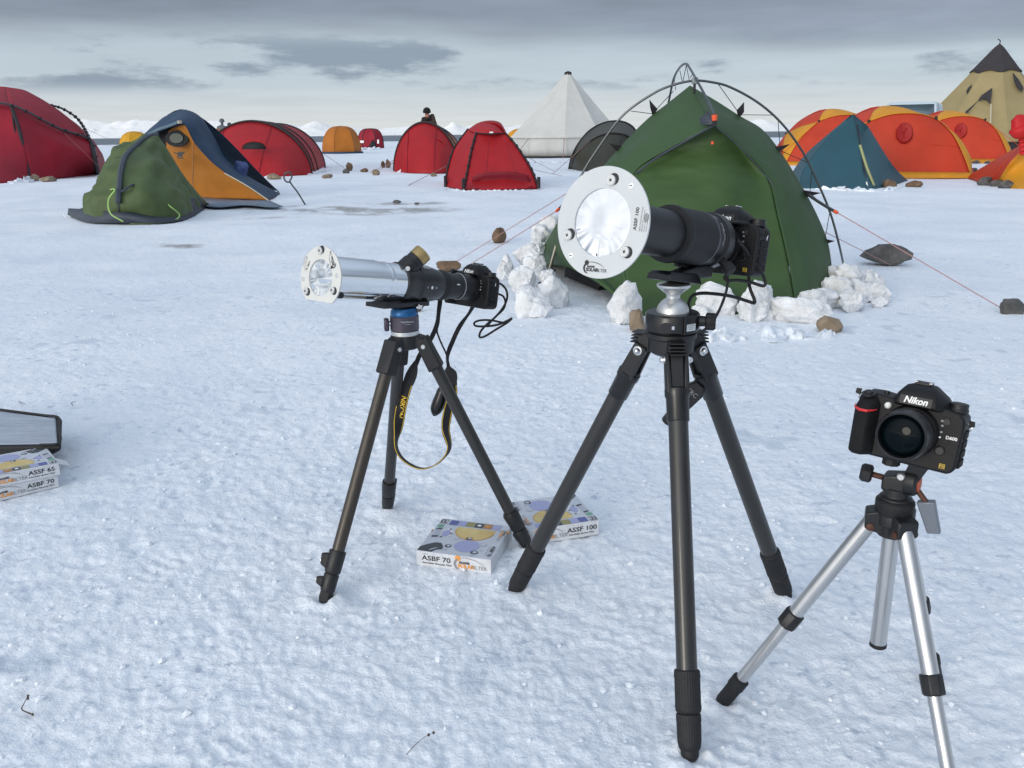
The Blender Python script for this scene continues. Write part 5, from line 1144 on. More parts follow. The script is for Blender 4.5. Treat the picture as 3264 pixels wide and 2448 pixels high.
    MB(F).turn((-.034, -.010, .036), (-.052, -.013, .038), [(0, .010), (.003, .0145), (.014, .0145), (.018, .011)], 14, rib=-.10).build('tilt_knob', BLKR, t, bevel=.001)
    MB(F).tube([(.030, -.004, .022), (.042, -.004, .008)], .0042, 10).build('lever_stem', mat('rusty_bolt', (.10, .045, .03), .6), t)
    lv = MB(F).hull([(.030, -.010, .006), (.054, -.010, .012), (.054, .004, .012), (.030, .004, .006), (.050, -.010, -.040), (.068, -.010, -.036), (.068, 0, -.036), (.050, 0, -.040)]).build('lock_lever', mat('grey_lever', (.16, .18, .21), .35, metal=.3), t, bevel=.002)
    Ft = F @ Matrix.Translation((.004, -.004, .066)) @ Matrix.Rotation(math.radians(3), 4, 'Y')
    MB(Ft).hull([(x, y, z) for x, y, z in ((-.036, -.024, .012), (.044, -.024, .012), (-.036, .024, .012), (.044, .024, .012), (-.030, -.02, .002), (.040, -.02, .0), (-.030, .02, .002), (.040, .02, .0))]).build('quick_plate', BLK, t, bevel=.002)
    MB(Ft).hull([(x, y, z) for x, y, z in ((.012, -.018, .004), (.040, -.018, .004), (.012, .018, .004), (.040, .018, .004), (.006, -.012, -.030), (.026, -.012, -.030), (.006, .012, -.030), (.026, .012, -.030))]).build('plate_bracket', BLK, t, bevel=.002)
    MB(Ft).turn((-.014, -.008, -.008), (-.014, -.008, .002), [(0, .013), (.006, .013), (.010, .011)], 18, rib=-.08).build('plate_screw', BLKR, t)
    return t
alu_tripod_c()
# ------------------------------------------------------------------ cameras
GRIPM = mat('grip_rubber', (.006, .006, .007), .7, spec=.3, bump=.0012, bsc=700, var=.3, vsc=90)
BODYM = mat('camera_body_black', (.006, .006, .007), .5, spec=.3, bump=.0004, bsc=600, var=.25, vsc=40)
def slr(F, s, label, model=None, badge=False, lugs=True, group='cameras on tripods', base=None):
    o = thing('camera', label, 'camera', tuple(base if base is not None else F @ Vector((0, .02*s, -.047*s))), group)
    F = F @ Matrix.Scale(s, 4)
    out = [(-.073, -.0475), (.054, -.0490), (.061, -.046), (.0645, -.038), (.066, .020), (.064, .030), (.057, .037), (.030, .041), (-.030, .041), (-.052, .0435), (-.068, .0425), (-.0755, .037), (-.077, .026), (-.0755, -.043)]
    MB(F).prism(out, 0, .045).build('body', BODYM, o, bevel=.0035, segs=3)
    MB(F).hull([(-.0765, .012, -.045), (-.0755, -.012, -.046), (-.068, -.022, -.046), (-.054, -.022, -.046), (-.046, -.008, -.046), (-.044, .006, -.046),
                (-.0768, .012, .030), (-.0755, -.014, .022), (-.068, -.024, .020), (-.054, -.023, .020), (-.046, -.008, .026), (-.044, .006, .030), (-.072, .004, .040), (-.052, .002, .0425), (-.066, -.014, .034), (-.054, -.013, .035)]).build('grip', GRIPM, o, bevel=.005, segs=3)
    MB(F).hull([(-.027, -.004, .034), (.035, -.004, .034), (.044, .012, .036), (.044, .046, .036), (-.034, .046, .038), (-.034, .010, .038),
                (-.0245, -.0125, .038), (.028, -.0125, .038), (-.0225, -.0095, .052), (.0265, -.0095, .052), (-.0185, -.002, .060), (.0225, -.002, .060), (-.0155, .006, .0648), (.0195, .006, .0648), (-.012, .040, .064), (.016, .040, .064), (-.0275, .012, .050), (.0365, .012, .050), (-.026, .044, .05), (.034, .044, .05)]).build('prism_hump', BODYM, o, bevel=.003, segs=3)
    MB(F).box((.002, .022, .0665), (.021, .020, .003)).build('hot_shoe', BLK, o, bevel=.0006)
    for x in (-.0075, .0115): MB(F).box((x, .022, .0682), (.003, .018, .0012)).build('hot_shoe_rail', SATIN, o)
    Ft = F @ Matrix.Translation((.002, -.0117, .0448)) @ Matrix.Rotation(math.radians(-12), 4, 'X')
    MB(Ft).box((0, -.0004, 0), (.042, .0006, .0125)).build('logo_plate', BLK, o, bevel=.0002)
    text('lettering', 'Nikon', .0125, Ft @ Matrix.Translation((0, -.0012, .0002)), WINK, o, bold=.00042, shear=.22, sx=.98, res=4)
    # neck round the lens mount
    MB(F).turn((0, .004, 0), (0, -.010, 0), [(0, .038), (.010, .0365), (.0132, .0345), (.0135, .030)], 48).build('mount_collar', BODYM, o)
    MB(F).turn((0, -.006, 0), (0, -.0125, 0), [(0, .0325), (.006, .0325), (.0062, .029)], 48).build('mount_ring', SATIN if False else BLKS, o)
    # controls
    MB(F).turn((-.062, -.006, .040), (-.062, -.008, .047), [(0, .0098), (.003, .0098), (.0035, .006), (.006, .0058)], 28, rib=-.03).build('shutter_dial', BLK, o, bevel=.0004)
    MB(F).turn((-.045, .022, .041), (-.045, .022, .047), [(0, .004), (.005, .0035)], 14).build('top_button', BLK, o)
    MB(F).turn((.050, .024, .036), (.050, .024, .050), [(0, .0135), (.004, .0135), (.005, .0125), (.0115, .0125), (.012, .011)], 36, rib=-.02).build('mode_dial', BLK, o, bevel=.0004)
    MB(F).tube([(-.0775, -.008, .0235), (-.074, -.0185, .0215), (-.066, -.0252, .0200), (-.056, -.0250, .0200), (-.048, -.0165, .0215), (-.046, -.010, .0225)], [.0006, .0016, .0021, .0021, .0012, .0004], 8).build('red_stripe', REDP, o)
    MB(F).turn((-.0345, -.002, .0300), (-.0345, -.0085, .0300), [(0, .0048), (.003, .0048), (.0052, .0036), (.0064, .0012)], 18).build('assist_lamp', mat('lamp_white', (.75, .75, .72), .2), o)
    for (x, z) in ((.0375, .0235), (.0388, .0170), (.0390, .0080)): MB(F).box((x, -.0008, z), (.0030, .0012, .0026)).build('side_mark', GREYINK, o)
    MB(F).turn((.0385, 0, .0005), (.0385, -.0016, .0005), [(0, .0014), (.0016, .0012)], 12).build('mount_index', WINK, o)
    MB(F).turn((.0415, .001, -.0180), (.0415, -.0045, -.0180), [(0, .0068), (.003, .0066), (.0042, .0052)], 24).build('lens_release', BLKS, o)
    MB(F).turn((.0435, .001, .0235), (.0435, -.003, .0235), [(0, .005), (.003, .0045)], 18).build('flash_button', BLK, o)
    if model: text('model_number', model, .0062, F @ Matrix.Translation((.0530, -.0008, .0020)), SATIN, o, bold=.00008, sx=1.05)
    if badge:
        MB(F).box((.0480, -.0004, -.0388), (.0072, .0008, .0066)).build('format_badge', YINK, o); MB(F).box((.0480, -.0009, -.0388), (.0060, .0006, .0054)).build('badge_field', INK, o)
        text('badge_lettering', 'FX', .0050, F @ Matrix.Translation((.0480, -.0013, -.0388)), YINK, o, bold=.0001)
    if lugs:
        for x, z in ((-.0755, .032), (.0655, .017)):
            sg = 1 if x > 0 else -1
            MB(F).tube([(x, .020, z-.004), (x+.006*sg, .018, z-.003), (x+.007*sg, .018, z+.004), (x, .020, z+.005)], .0013, 8).build('strap_lug', STEEL, o)
            MB(F).hull([(x+.003*sg, .014, z+.001), (x+.011*sg, .013, z+.004), (x+.010*sg, .013, z+.012), (x+.002*sg, .015, z+.012), (x+.006*sg, .020, z+.006)]).build('strap_end', BLKR, o, bevel=.0008)
    for k in range(4): MB(F).box((.0655, .022, -.034+.0135*k), (.004, .026, .0115)).build('port_cover', GRIPM, o, bevel=.0012)
    return o, F
# small camera with a fisheye lens on the silver tripod
FC = frame(K(2902, 1374, 1.150), 38.5, 7, 2.0)
camC, FCs = slr(FC, 1.0, 'black camera with short fisheye lens on the small silver tripod', 'D600', True)
ln = MB(FCs).turn((0, -.008, 0), (0, -.06, 0), [(0, .0320), (.004, .0335), (.016, .0340), (.017, .0328), (.020, .0328), (.021, .0345), (.038, .0345), (.040, .0335), (.043, .0332), (.0435, .0322), (.042, .0300), (.036, .0285)], 56, cap=False).build('lens', BLKS, camC)
MB(FCs).turn((0, -.024, 0), (0, -.05, 0), [(0, .0350), (.001, .0355), (.012, .0355), (.013, .0350)], 72, rib=-.02).build('focus_ring', BLKR, ln)
gp = [(.0295*math.cos(a), .0295*math.sin(a)) for a in np.linspace(0, math.pi/2-.01, 10)]
GLASS = mat('coated_glass', (.0012, .004, .006), .06, spec=.10)
MB(FCs).turn((0, -.038, 0), (0, -.06, 0), [(.42*g[1], g[0]) for g in gp], 40).build('front_element', GLASS, ln)

# ------------------------------------------------------------------ telephoto camera with its solar filter
FB = frame(KZ(1920, 710, 1.32), 41.5, 10.0, -1.0)
MT_ = .388
camB, FBs = slr(FB @ Matrix.Translation((0, MT_, -.004)), 1.08, 'black camera with long telephoto lens on the ball head of the middle tripod', None, True)
lensB = MB(FB).turn((0, .012, 0), (0, .4, 0), [(0, .036), (.002, .0392), (.190, .0392)], 64).build('lens', BLK, camB, smooth=30)
MB(FB).turn((0, .186, 0), (0, .4, 0), [(0, .040), (.003, .0480), (.010, .0492), (.016, .0475), (.017, .0462)], 64).build('front_rim', BLKR, lensB)
MB(FB).turn((0, .200, 0), (0, .4, 0), [(0, .0462), (.0, .0470), (.085, .0482), (.087, .0472)], 144, rib=-.012).build('zoom_ring', BLKR, lensB)
MB(FB).turn((0, .287, 0), (0, .4, 0), [(0, .0472), (.001, .0480), (.004, .0480), (.005, .0470)], 64).build('grey_band', mat('grey_band', (.10, .10, .11), .3, metal=.5), lensB)
MB(FB).turn((0, .291, 0), (0, .4, 0), [(0, .0466), (.026, .0462), (.027, .0475), (.046, .0475), (.048, .0455), (.066, .0440), (.074, .0400), (.092, .0360)], 64).build('rear_barrel', BLK, lensB, smooth=25)
for k, (a, w) in enumerate(((58, .010), (30, .016), (20, .010), (8, .012), (-6, .008))):
    Fk = FB @ Matrix.Rotation(math.radians(-a), 4, 'Y'); MB(Fk).box((.0464, .304+.003*(k % 2), 0), (.0012, .0016, w)).build('lens_marking', GREYINK, lensB)
    MB(Fk).box((.0478, .326, 0), (.0006, .0035, w*.5)).build('lens_marking', WINK if k == 4 else GREYINK, lensB)
MB(FB).turn((0, .318, 0), (0, .4, 0), [(0, .0480), (.002, .0500), (.022, .0500), (.024, .0480)], 64).build('tripod_collar', BLKS, lensB)
MB(FB).turn((.034, .330, -.034), (.062, .328, -.058), [(0, .0075), (.012, .0075), (.013, .0115), (.027, .0115), (.029, .009)], 24, rib=-.05).build('collar_knob', BLKR, lensB)
# foot of the collar down to the clamp on the ball head
inv = FB.inverted(); cp = inv @ Vector((.283, 1.498, .706))
MB(FB).hull([(x, y, z) for x in (-.014, .014) for y, z in ((.305, -.044), (.345, -.044), (.312, -.062), (.340, -.066), (cp.y+.030, cp.z+.020), (cp.y-.012, cp.z+.010), (cp.y+.062, cp.z+.004))]).build('lens_foot', BLK, lensB, bevel=.003)
MB(FB).hull([(x+cp.x*.5, cp.y+y, cp.z+z) for x, y, z in ((-.022, -.052, .006), (.022, -.052, .006), (-.022, .052, .004), (.022, .052, .004), (-.026, -.050, -.004), (.026, -.050, -.004), (-.026, .052, -.006), (.026, .052, -.006), (-.018, -.046, .012), (.018, -.046, .012), (-.018, .046, .012), (.018, .046, .012))]).build('foot_plate', BLKS, lensB, bevel=.0015)
MB(FB).turn((-.010, .262, -.052), (-.010, .262, -.046), [(0, .012), (.008, .010)], 16).build('foot_screw', BLK, lensB)

FILM = mat('solar_film', (.80, .82, .85), .035, metal=1.0, bump=.0)
def film_disc(F, R, parent, wr, y=.0012, seed=0, slack=None):
    n = 96; rows = []; m_ = 26
    for j in range(m_+1):
        r = R*j/m_; row = []
        for k in range(n):
            a = 2*math.pi*k/n; e = (j/m_)
            lower = .06+.94*(.5-.5*math.sin(a+.35))**3 if slack is None else slack(a)
            st = mnoise.noise(Vector((math.cos(a)*5.2+seed, math.sin(a)*5.2, seed*2.1)))+.7*mnoise.noise(Vector((math.cos(a)*13+seed, math.sin(a)*13, 4.2)))
            w = wr*lower*st*max(0, (e-.45)/.55)**1.3*(1-max(0, e-.96)/.04*.6)
            w += wr*(.2 if slack is None else 1.0)*mnoise.noise(Vector((r*math.cos(a)*34+seed, r*math.sin(a)*60, 8.8)))*(1-e*e)
            row.append(Vector((r*math.cos(a), y-w, r*math.sin(a))))
        rows.append(row)
    return MB(F).grid(rows, close=True).build('mirror_film', FILM, parent, smooth=80)
def plate_ring(F, Ro, Ri, mat_, parent, cut=None, th=.0035):
    n = 120; V = []; Fc = []
    for y in (-.0018, th-.0018):
        for (r, oo) in ((Ro, 1), (Ri, 0)):
            for k in range(n):
                a = 2*math.pi*k/n; x, z = r*math.cos(a), r*math.sin(a)
                if oo and cut is not None and z < cut: z = cut
                V.append((x, y, z))
    for k in range(n):
        q = (k+1) % n
        Fc += [[k, q, n+q, n+k], [2*n+q, 2*n+k, 3*n+k, 3*n+q], [q, k, 2*n+k, 2*n+q], [n+k, n+q, 3*n+q, 3*n+k]]
    return MB(F).add(V, Fc).build('filter_plate', mat_, parent, bevel=.0006)
def knob_screw(F, x, z, parent, r=.0078, off=(.0025, 0)):
    MB(F).turn((x+off[0], -.0016, z+off[1]), (x+off[0], -.0024, z+off[1]), [(0, r*1.12), (.0007, r*1.12)], 24, squash=1.0).build('screw_slot', INK, parent)
    sc = MB(F).turn((x, -.0018, z), (x, -.008, z), [(0, r*.9), (.0008, r), (.0042, r), (.0052, r*.86), (.0052, r*.60), (.0046, r*.52)], 28).build('clamp_screw', mat('screw_white_metal', (.70, .70, .68), .3, metal=.6), parent)
    for a in (.5, .5+math.pi/2): MB(F @ Matrix.Translation((x, -.0067, z)) @ Matrix.Rotation(a, 4, 'Y')).box((0, 0, 0), (r*.62, .0010, r*.16)).build('screw_cross', INK, sc)
def solar_logo(F, w, parent, colour=False):
    """crescent, spiked sun and swoosh over the words, w wide"""
    n = 22; V = []
    for k in range(n+1):
        a = math.radians(118+150*k/n); V.append((-.30*w+.19*w*math.cos(a), -.0006, .02*w+.19*w*math.sin(a)))
    for k in range(n+1):
        a = math.radians(118+150*(n-k)/n); V.append((-.265*w+.155*w*math.cos(a), -.0006, .015*w+.165*w*math.sin(a)))
    MB(F).add(V, [[k, k+1, 2*n-k, 2*n+1-k] for k in range(n)]).build('logo_crescent', GREYINK if colour else INK, parent, smooth=0)
    V = []
    for k in range(20):
        a = 2*math.pi*k/20; r = (.075 if k % 2 else .105)*w; V.append((-.36*w+r*math.cos(a), -.0005, .20*w+r*math.sin(a)))
    MB(F).add(V, [list(range(20))]).build('logo_sun', OINK if colour else INK, parent, smooth=0)
    P = [(-.36*w, .19*w), (-.2*w, .225*w), (0, .215*w), (.2*w, .17*w), (.42*w, .06*w)]; C_ = catmull([Vector((x, 0, z)) for x, z in P], 20)
    V = [(p.x, -.0006, p.z+.022*w*math.sin(math.pi*i/19)**.6) for i, p in enumerate(C_)]+[(p.x, -.0006, p.z) for p in C_[::-1]]
    MB(F).add(V, [[i, i+1, 38-i, 39-i] for i in range(19)]).build('logo_swoosh', GREYINK if colour else INK, parent, smooth=0)
    text('lettering', 'BAADER', .085*w, F @ Matrix.Translation((-.16*w, -.0005, .075*w)), INK, parent, bold=.004*w)
    text('lettering', 'SOLAR', .165*w, F @ Matrix.Translation((-.115*w, -.0005, -.035*w)), OINK if colour else INK, parent, bold=.006*w, sx=1.0)
    text('lettering', 'FILTER', .165*w, F @ Matrix.Translation((.285*w, -.0005, -.035*w)), GREYINK if colour else INK, parent, bold=.0, sx=.98)
def small_print(F, lines, size, parent, col=INK, gap=1.25):
    for i, s in enumerate(lines): text('small_print', s, size, F @ Matrix.Translation((0, 0, -i*size*gap)), col, parent, align='LEFT', res=1)
fB = thing('solar_filter', 'large round white solar filter disc with mirror film on the telephoto lens', 'solar filter', tuple(FB @ Vector((0, 0, -.084))), 'solar filters on the optics')
plate_ring(FB, .0845, .0515, WPLATE, fB)
film_disc(FB, .0520, fB, .0034, .0005, 1.3)
MB(FB).turn((0, .0016, 0), (0, .012, 0), [(0, .050), (.001, .054), (.012, .054), (.014, .046)], 48).build('filter_cell', BLK, fB)
for a in (80, 200, -40): knob_screw(FB, .064*math.cos(math.radians(a)), .064*math.sin(math.radians(a)), fB, .0080, (.003, -.0005 if a < 0 else .002))
for a, r in ((50, .0725), (226, .0735)):
    x, z = r*math.cos(math.radians(a)), r*math.sin(math.radians(a))
    MB(FB).turn((x, -.0016, z), (x, -.0036, z), [(0, .0046), (.0014, .0044), (.002, .003)], 20).build('rivet', WINK, fB); MB(FB).box((x, -.0038, z), (.0045, .0006, .0012)).build('rivet_slot', INK, fB)
solar_logo(FB @ Matrix.Translation((-.004, -.0019, -.0705)), .044, fB)
Fv = FB @ Matrix.Translation((.0615, -.0020, .008)) @ Matrix.Rotation(math.radians(-87), 4, 'Y')
text('lettering', 'ASSF 100', .0078, Fv, INK, fB, bold=.00018, sx=1.12)
small_print(FB @ Matrix.Translation((.0690, -.0020, -.010)) @ Matrix.Rotation(math.radians(-87), 4, 'Y'), ['READ THE INSTRUCTIONS', 'BEFORE USE. Do not use', 'product if damaged or', 'safety is not ensured'], .0030, fB)
MB(FB).tube([Vector((.0785+.0035*math.cos(a), -.0020, .010+.0062*math.sin(a))) for a in np.linspace(0, 2*math.pi, 24)], .0004, 5).build('print_emblem', INK, fB)
MB(FB).box((.0785, -.0020, .010), (.0036, .0004, .0080)).build('print_emblem', GREYINK, fB)

# ------------------------------------------------------------------ silver telescope with its filter and camera
FA = frame(KZ(1023, 885, 1.735), 39.8, 10.3, 0)
BASEA = Vector((-.237, 1.892, .60))
tel = thing('telescope', 'short refractor telescope with mirror-silver tube and black focuser on the left tripod', 'telescope', tuple(BASEA))
MB(FA).turn((0, .010, 0), (0, .3, 0), [(0, .040), (.001, .0450), (.120, .0447), (.134, .0425), (.160, .0420)], 72, cap=False).build('dew_shield', CHROME, tel, smooth=25)
MB(FA).turn((0, .160, 0), (0, .3, 0), [(0, .0418), (.055, .0416)], 72, cap=False).build('main_tube', CHROME, tel)
MB(FA).turn((0, .155, 0), (0, .3, 0), [(0, .0423), (.0015, .0426), (.009, .0426), (.0105, .0420)], 72, cap=False).build('tube_band', CHROME, tel)
MB(FA).turn((0, .0105, 0), (0, .3, 0), [(0, .0436), (.001, .0436)], 48).build('front_cell', BLK, tel)
MB(FA).turn((0, .202, 0), (0, .4, 0), [(0, .0415), (.001, .0445), (.020, .0450), (.024, .0435), (.044, .0435), (.046, .0450), (.050, .0450), (.052, .0425), (.090, .0405), (.105, .0385), (.122, .0350), (.128, .0330)], 64).build('focuser_body', BLKS, tel, smooth=25)
MB(FA).turn((0, .326, 0), (0, .4, 0), [(0, .030), (.001, .0335), (.008, .0350), (.020, .0350), (.022, .0330)], 56, rib=-.02).build('locking_ring', BLKR, tel)
MB(FA).turn((0, .344, 0), (0, .5, 0), [(0, .0300), (.001, .0318), (.020, .0318), (.021, .0300), (.050, .0292), (.052, .0310), (.068, .0310), (.070, .0300), (.096, .0320)], 56).build('camera_adapter', BLK, tel, smooth=25)
MB(FA).turn((0, .398, 0), (0, .5, 0), [(0, .0312), (.001, .0316), (.002, .0312)], 56).build('adapter_ring', SATIN, tel)
MB(FA).box((.0302, .372, .006), (.0015, .010, .003)).build('adapter_mark', SATIN, tel)
# oval emblem on the focuser
Fe = FA @ Matrix.Translation((.018, .272, .0385)) @ Matrix.Rotation(math.radians(24), 4, 'Y') @ Matrix.Rotation(math.radians(90), 4, 'Z')
MB(Fe).tube([Vector((.013*math.cos(a), .008*math.sin(a), .0012)) for a in np.linspace(0, 2*math.pi, 30)], .0006, 6).build('oval_emblem', SATIN, tel)
for k in (-1, 0, 1): MB(Fe).box((0, k*.003, .0012), (.018-.003*abs(k), .0012, .0006)).build('oval_emblem_line', SATIN, tel)
for y, x in ((.262, .041), (.276, .0408), (.290, .0402)): MB(FA).turn((x-.003, y, -.004), (x+.0012, y, -.0045), [(0, .003), (.003, .003 if y != .276 else .0042), (.004, .002)], 14).build('side_screw', STEEL if y == .276 else GREYINK, tel)
# finder with brass cap
fd0 = Vector((.012, .225, .036)); fdd = Vector((.20, .40, .48)).normalized(); fd1 = fd0+fdd*.090; fd0 = fd0-fdd*.024; fd1 = fd0+fdd*.090
MB(FA).turn(fd0-fdd*.01, fd1, [(0, .023), (.046, .0225), (.048, .0205), (.062, .0205)], 40).build('eyepiece_holder', BLK, tel, smooth=25)
MB(FA).turn(fd0+fdd*.050, fd1+fdd, [(0, .019), (.001, .0210), (.020, .0210), (.022, .0195), (.0225, .004)], 60, rib=-.03).build('brass_cap', mat('brass', (.42, .30, .13), .42, metal=.7, var=.15, vsc=60), tel)
MB(FA).cyl(fd0+fdd*.02+Vector((.016, -.012, 0)), fd0+fdd*.02+Vector((.024, -.020, 0)), .005, .005, 12).build('finder_screw', SATIN, tel)
# saddle, dovetail and thumbscrew
MB(FA).hull([(x, y, z) for x in (-.018, .018) for y, z in ((.165, -.040), (.285, -.040), (.178, -.056), (.275, -.056))]).build('saddle', BLK, tel, bevel=.002)
MB(FA).turn((.030, .255, -.046), (.036, .245, -.050), [(0, .006), (.008, .006)], 10, rib=-.2).build('thumb_screw', STEEL, tel); MB(FA).box((.034, .247, -.050), (.006, .016, .006)).build('thumb_wing', STEEL, tel, bevel=.0015)
fA = thing('solar_filter', 'white solar filter plate with flat lower edge and crinkled mirror film on the silver telescope', 'solar filter', tuple(FA @ Vector((0, 0, -.047))), 'solar filters on the optics')
plate_ring(FA, .0630, .0365, mat('cream_plate', (.62, .62, .585), .4, var=.03, vsc=15), fA, cut=-.0475)
film_disc(FA, .0370, fA, .0020, .0005, 5.1, lambda a: .35+.3*math.sin(a*2+1))
for x, z in ((-.004, .053), (.0425, -.021), (-.0395, -.031)): knob_screw(FA, x, z, fA, .0072, (.003, .0025 if z > 0 else -.001))
for x, z in ((.0515, .009), (-.0535, -.008)): MB(FA).turn((x, -.0016, z), (x, -.0034, z), [(0, .0042), (.0014, .0040), (.0018, .002)], 18).build('rivet', SATIN, fA)
solar_logo(FA @ Matrix.Translation((.0335, -.0020, .0385)) @ Matrix.Rotation(math.radians(60+180), 4, 'Y'), .036, fA)
text('lettering', 'ASBF 70', .0060, FA @ Matrix.Translation((-.0410, -.0020, .0205)) @ Matrix.Rotation(math.radians(118), 4, 'Y'), INK, fA, bold=.0001)
small_print(FA @ Matrix.Translation((-.0400, -.0020, .0420)) @ Matrix.Rotation(math.radians(100), 4, 'Y') @ Matrix.Translation((.004, 0, -.004)), ['READ THE INSTRUCTIONS', 'BEFORE USE. Do not use', 'product if damaged or', 'safety not ensured'], .0026, fA)
MB(FA).turn((.043, .004, -.030), (.043, .022, -.030), [(0, .0065), (.016, .0065), (.018, .005)], 20).build('clamp_bolt', BLKR, fA)
camA, FAs = slr(FA @ Matrix.Translation((0, .446, -.003)) @ Matrix.Rotation(math.radians(0), 4, 'Y'), .90, 'black camera behind the silver telescope with strap and cable hanging down', None, False)
# strap: narrow webbing from both lugs into a wide padded loop
def c5(x, y): return (950+x*.5727, 1000+y*.5727)
def c5a(x, y): return (900+x*.3617, 720+y*.3617)
sv = _r
s1 = catmull([K(*c5a(1392, 650), 2.02), K(*c5a(1380, 740), 2.01), K(*c5a(1362, 870), 2.0), K(*c5a(1300, 1010), 2.0), K(*c5a(1215, 1130), 1.99), K(*c5a(1170, 1240), 1.98)], 30)
MB().ribbon(s1, .011, .0016, [sv.lerp(_f, .5*math.sin(i*.25)) for i in range(30)]).build('strap_webbing', BLKR, camA)
s2 = catmull([K(1512, 968, 2.14), K(*c5(950, 0), 2.12), K(*c5(900, 70), 2.10), K(*c5(862, 150), 2.08), K(*c5(832, 235), 2.05), K(*c5(838, 310), 2.04)], 30)
MB().ribbon(s2, .011, .0016, [sv.lerp(_f, .35+.3*math.sin(i*.3)) for i in range(30)]).build('strap_webbing', BLKR, camA)
MB().ribbon(catmull([K(*c5(655, 265), 1.98), K(*c5(638, 320), 1.98), K(*c5(612, 390), 1.98)], 12), [.008, .011, .015, .019, .022, .024, .026, .027, .027, .027, .026, .026], .006, sv).build('strap_pad_end', BLKR, camA)
MB().ribbon(catmull([K(*c5(836, 295), 2.035), K(*c5(845, 340), 2.03), K(*c5(852, 400), 2.02)], 12), [.010, .016, .024, .030, .034, .035, .035, .034, .032, .030, .030, .029], .006, sv).build('strap_pad_end', BLKR, camA)
band = catmull([K(*c5(610, 385), 1.98), K(*c5(585, 470), 1.98), K(*c5(567, 560), 1.98), K(*c5(556, 650), 1.985), K(*c5(545, 735), 1.99), K(*c5(575, 800), 1.99), K(*c5(640, 848), 1.985), K(*c5(705, 862), 1.98), K(*c5(770, 838), 1.985), K(*c5(825, 785), 1.99), K(*c5(842, 735), 2.0), K(*c5(822, 640), 2.0), K(*c5(835, 540), 2.01), K(*c5(860, 440), 2.015), K(*c5(856, 395), 2.02)], 80)
side = [sv.lerp(_f, (.0 if i < 18 else (.9 if i < 58 else .45))) for i in range(80)]
side = [sum((side[max(0, min(79, i+k))] for k in range(-7, 8)), Vector((0, 0, 0)))/15 for i in range(80)]
MB().ribbon(band, .026, .0028, side).build('strap_band', BLKR, camA)
for sg in (-1, 1):
    MB().ribbon([p+side[i].normalized()*.0115*sg-_f*.0024 for i, p in enumerate(band)], .0014, .0012, side).build('strap_piping', YINK, camA)
# gold lettering down the band
ta, tb = band[3], band[16]; zdir = (ta-tb).normalized(); ydir = _f.copy(); xdir = ydir.cross(zdir).normalized(); ydir = zdir.cross(xdir)
FL_ = Matrix.Translation((ta+tb)/2-_f*.0030) @ Matrix((xdir, ydir, zdir)).transposed().to_4x4() @ Matrix.Rotation(math.radians(90), 4, 'Y')
text('strap_lettering', 'NIKON', .016, FL_, YINK, camA, bold=.0003, shear=.2, sx=1.05)
# remote release hanging from its cord beside the strap
rr = thing('remote_release', 'black pill-shaped wired remote hanging behind the right leg of the left tripod', 'remote')if False else thing('remote_release', 'black wired remote hanging on its cord behind the right leg of the left tripod', 'remote', tuple(K(*c5(770, 565), 2.03)))
MB().tube(catmull([K(*c5(815, 410), 2.03), K(*c5(806, 430), 2.03), K(*c5(790, 480), 2.03), K(*c5(770, 530), 2.03), K(*c5(760, 558), 2.03), K(*c5(756, 568), 2.03)], 14), [.009, .013, .0145, .015, .0155, .016, .0165, .0165, .0165, .016, .015, .013, .009, .003], 16).build('handset', BLKS, rr)
line('cord', [K(*c5a(1395, 690), 2.03), K(*c5(776, 70), 2.02), K(*c5(775, 105), 2.02), K(*c5(800, 170), 2.03), K(*c5(825, 225), 2.035), K(*c5(845, 320), 2.04), K(*c5(835, 400), 2.04), K(*c5(815, 412), 2.03)], .0022, BLKR, rr, n=60, seg=8)
cbl = thing('camera_cable', 'thin black looped cable dangling from the camera behind the telescope', 'cable', tuple(K(*c5a(1745, 985), 2.15)))
line('cord', [K(*c5a(x, y), Y) for x, y, Y in ((1868, 500, 2.16), (1930, 515, 2.15), (1975, 570, 2.15), (1980, 640, 2.15), (1945, 720, 2.15), (1880, 800, 2.15), (1800, 870, 2.16), (1745, 935, 2.15), (1738, 980, 2.15), (1780, 975, 2.14), (1880, 915, 2.14), (1985, 850, 2.14), (2022, 815, 2.13), (1985, 835, 2.13), (1900, 870, 2.13), (1790, 885, 2.14), (1700, 880, 2.15), (1690, 855, 2.15), (1740, 833, 2.15), (1840, 832, 2.15), (1930, 850, 2.15), (1970, 852, 2.14))], .0028, BLKR, cbl, n=150, seg=8)
line('plug', [K(*c5a(1860, 590), 2.15), K(*c5a(1900, 598), 2.15)], .0042, BLKR, cbl, seg=10)
line('cord', [K(*c5a(x, y), Y) for x, y, Y in ((1900, 598, 2.15), (1945, 620, 2.15), (1965, 670, 2.15), (1950, 730, 2.14), (1890, 790, 2.14), (1850, 830, 2.14), (1800, 890, 2.13))], .0026, BLKR, cbl, n=50, seg=8)
